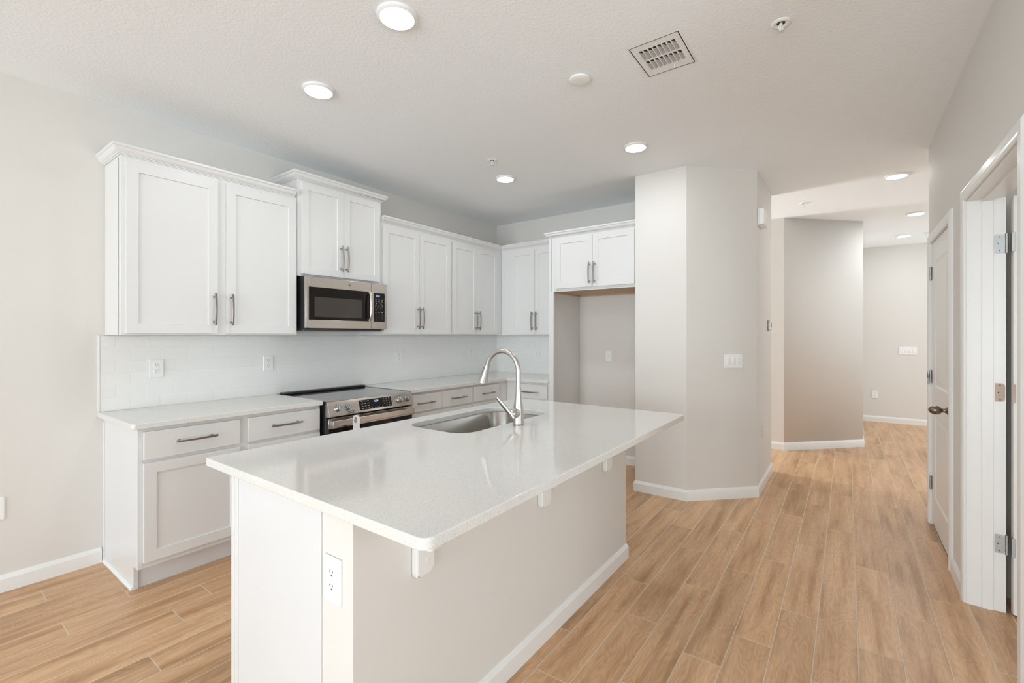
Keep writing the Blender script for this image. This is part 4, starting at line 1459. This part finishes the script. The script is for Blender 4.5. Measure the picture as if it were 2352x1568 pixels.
S0 = Thing('fire_sprinkler', 'white sprinkler head near the top right, largest and nearest', 'sprinkler', (-2.262, -3.372, CH), 2.4, 'ceiling sprinkler heads', origin=(0, 0, 0))
S0.part('escutcheon', B().lathe([(0.040, -0.0003), (0.0405, -0.003), (0.037, -0.0065), (0.029, -0.008), (0.0225, -0.0065), (0.019, -0.003), (0.019, -0.0006), (0, -0.0006)][::-1], (0, 0, 0), 36), 'plastic')
S0.part('recess', B().cyl((0, 0, -0.0016), 0.0165, 0.0009, 'Z', 24), 'slot')
b = B().cyl((0, 0, -0.014), 0.0065, 0.013, 'Z', 14)
for s_ in (-1, 1):
    b.tube([(s_ * 0.004, 0, -0.008), (s_ * 0.011, 0, -0.016), (s_ * 0.010, 0, -0.026), (s_ * 0.002, 0, -0.037)], 0.0018, 8, up=(0, 1, 0))
b.cyl((0, 0, -0.034), 0.0022, 0.022, 'Z', 10)
fr_ = S0.part('frame_arms', b, 'plastic')
b = B().lathe([(0, -0.036), (0.006, -0.036), (0.012, -0.038), (0.013, -0.040), (0, -0.0405)], (0, 0, 0), 20)
S0.part('deflector', b, 'screw')
for (x, y), lb in zip([(-1.76, -1.33), (1.10, -3.245), (3.70, -4.47)],
                      ['white sprinkler head above the range side, left of a downlight', 'small white sprinkler head on the hall ceiling beyond the pantry',
                       'tiny white sprinkler head at the far foyer ceiling by the right wall']):
    clone(S0.o, (x, y, CH), label=lb)

t = Thing('smoke_detector', 'plain white round detector cover on the ceiling left of the vent', 'smoke detector', (-2.395, -2.440, CH))
t.part('cover', B().lathe([(0, -0.0003), (0.050, -0.0003), (0.0555, -0.004), (0.0565, -0.008), (0.0545, -0.012), (0.047, -0.0155), (0.03, -0.0175), (0, -0.018)], (-2.395, -2.440, CH), 48), 'plastic')

# air register
VX0, VX1, VY0, VY1 = -2.487, -2.186, -2.992, -2.747
t = Thing('ceiling_vent', 'white rectangular air vent with two rows of slats on the ceiling', 'air vent', ((VX0 + VX1) / 2, (VY0 + VY1) / 2, CH))
b = B()
sl = []
sw, slen = 0.0155, 0.083
xr = [(VX0 + 0.052, VX0 + 0.052 + slen), (VX0 + 0.052 + slen + 0.016, VX0 + 0.052 + 2 * slen + 0.016)]
ys = [VY0 + 0.034 + i * 0.0225 for i in range(8)]
zf, zb = CH - 0.0032, CH - 0.0005
# perforated face made of bars between the slots
b.box((VX0 + 0.004, VY0 + 0.004, zf), (xr[0][0], VY1 - 0.004, zf + 0.002)); b.box((xr[1][1], VY0 + 0.004, zf), (VX1 - 0.004, VY1 - 0.004, zf + 0.002))
b.box((xr[0][1], VY0 + 0.004, zf), (xr[1][0], VY1 - 0.004, zf + 0.002))
for (a, c) in xr:
    b.box((a, VY0 + 0.004, zf), (c, ys[0], zf + 0.002)); b.box((a, ys[-1] + sw, zf), (c, VY1 - 0.004, zf + 0.002))
    for y_, yn in zip(ys, ys[1:]):
        b.box((a, y_ + sw, zf), (c, yn, zf + 0.002))
b.sweep([(0, -0.0005 + CH), (0.010, CH - 0.0003), (0.008, CH - 0.0010), (0.001, zf), (-0.004, zf)], [(VX0 + 0.004, VY0 + 0.004), (VX0 + 0.004, VY1 - 0.004), (VX1 - 0.004, VY1 - 0.004), (VX1 - 0.004, VY0 + 0.004)][::-1], closed=True)
t.part('face_plate', b, 'trim')
b = B().box((VX0 + 0.03, VY0 + 0.02, CH - 0.0008), (VX1 - 0.03, VY1 - 0.02, CH - 0.0004))  # flat dark sheet, colours in the shade behind the slots
t.part('duct_shade_sheet', b, 'duct')
for (a, c) in xr:
    for y_ in ys:
        q = bmesh.new()
        # a pressed blade: full-width at the far end, cut back to a point at the near end
        vs_ = [q.verts.new(p) for p in ((a + 0.026, y_ + 0.0015, zf + 0.0010), (c, y_ + 0.0015, zf + 0.0010), (c, y_ + sw, zf - 0.0035), (a + 0.003, y_ + sw, zf - 0.0015))]
        q.faces.new(vs_)
        bmesh.ops.solidify(q, geom=q.faces[:], thickness=0.0007)
        bb = B()
        bb._merge(q)
        t.part('slat', bb, 'trim')
t.part('screw', B().cyl((VX1 - 0.02, (VY0 + VY1) / 2, zf), 0.004, 0.0015, '-Z', 12).cyl((VX0 + 0.02, (VY0 + VY1) / 2, zf), 0.004, 0.0015, '-Z', 12), 'screw')
b = B().tube([(VX1 - 0.045, VY0 + 0.095, zf), (VX1 - 0.045, VY0 + 0.095, zf - 0.012), (VX1 - 0.050, VY0 + 0.095, zf - 0.014)], 0.0018, 8)
t.part('damper_lever', b, 'trim')
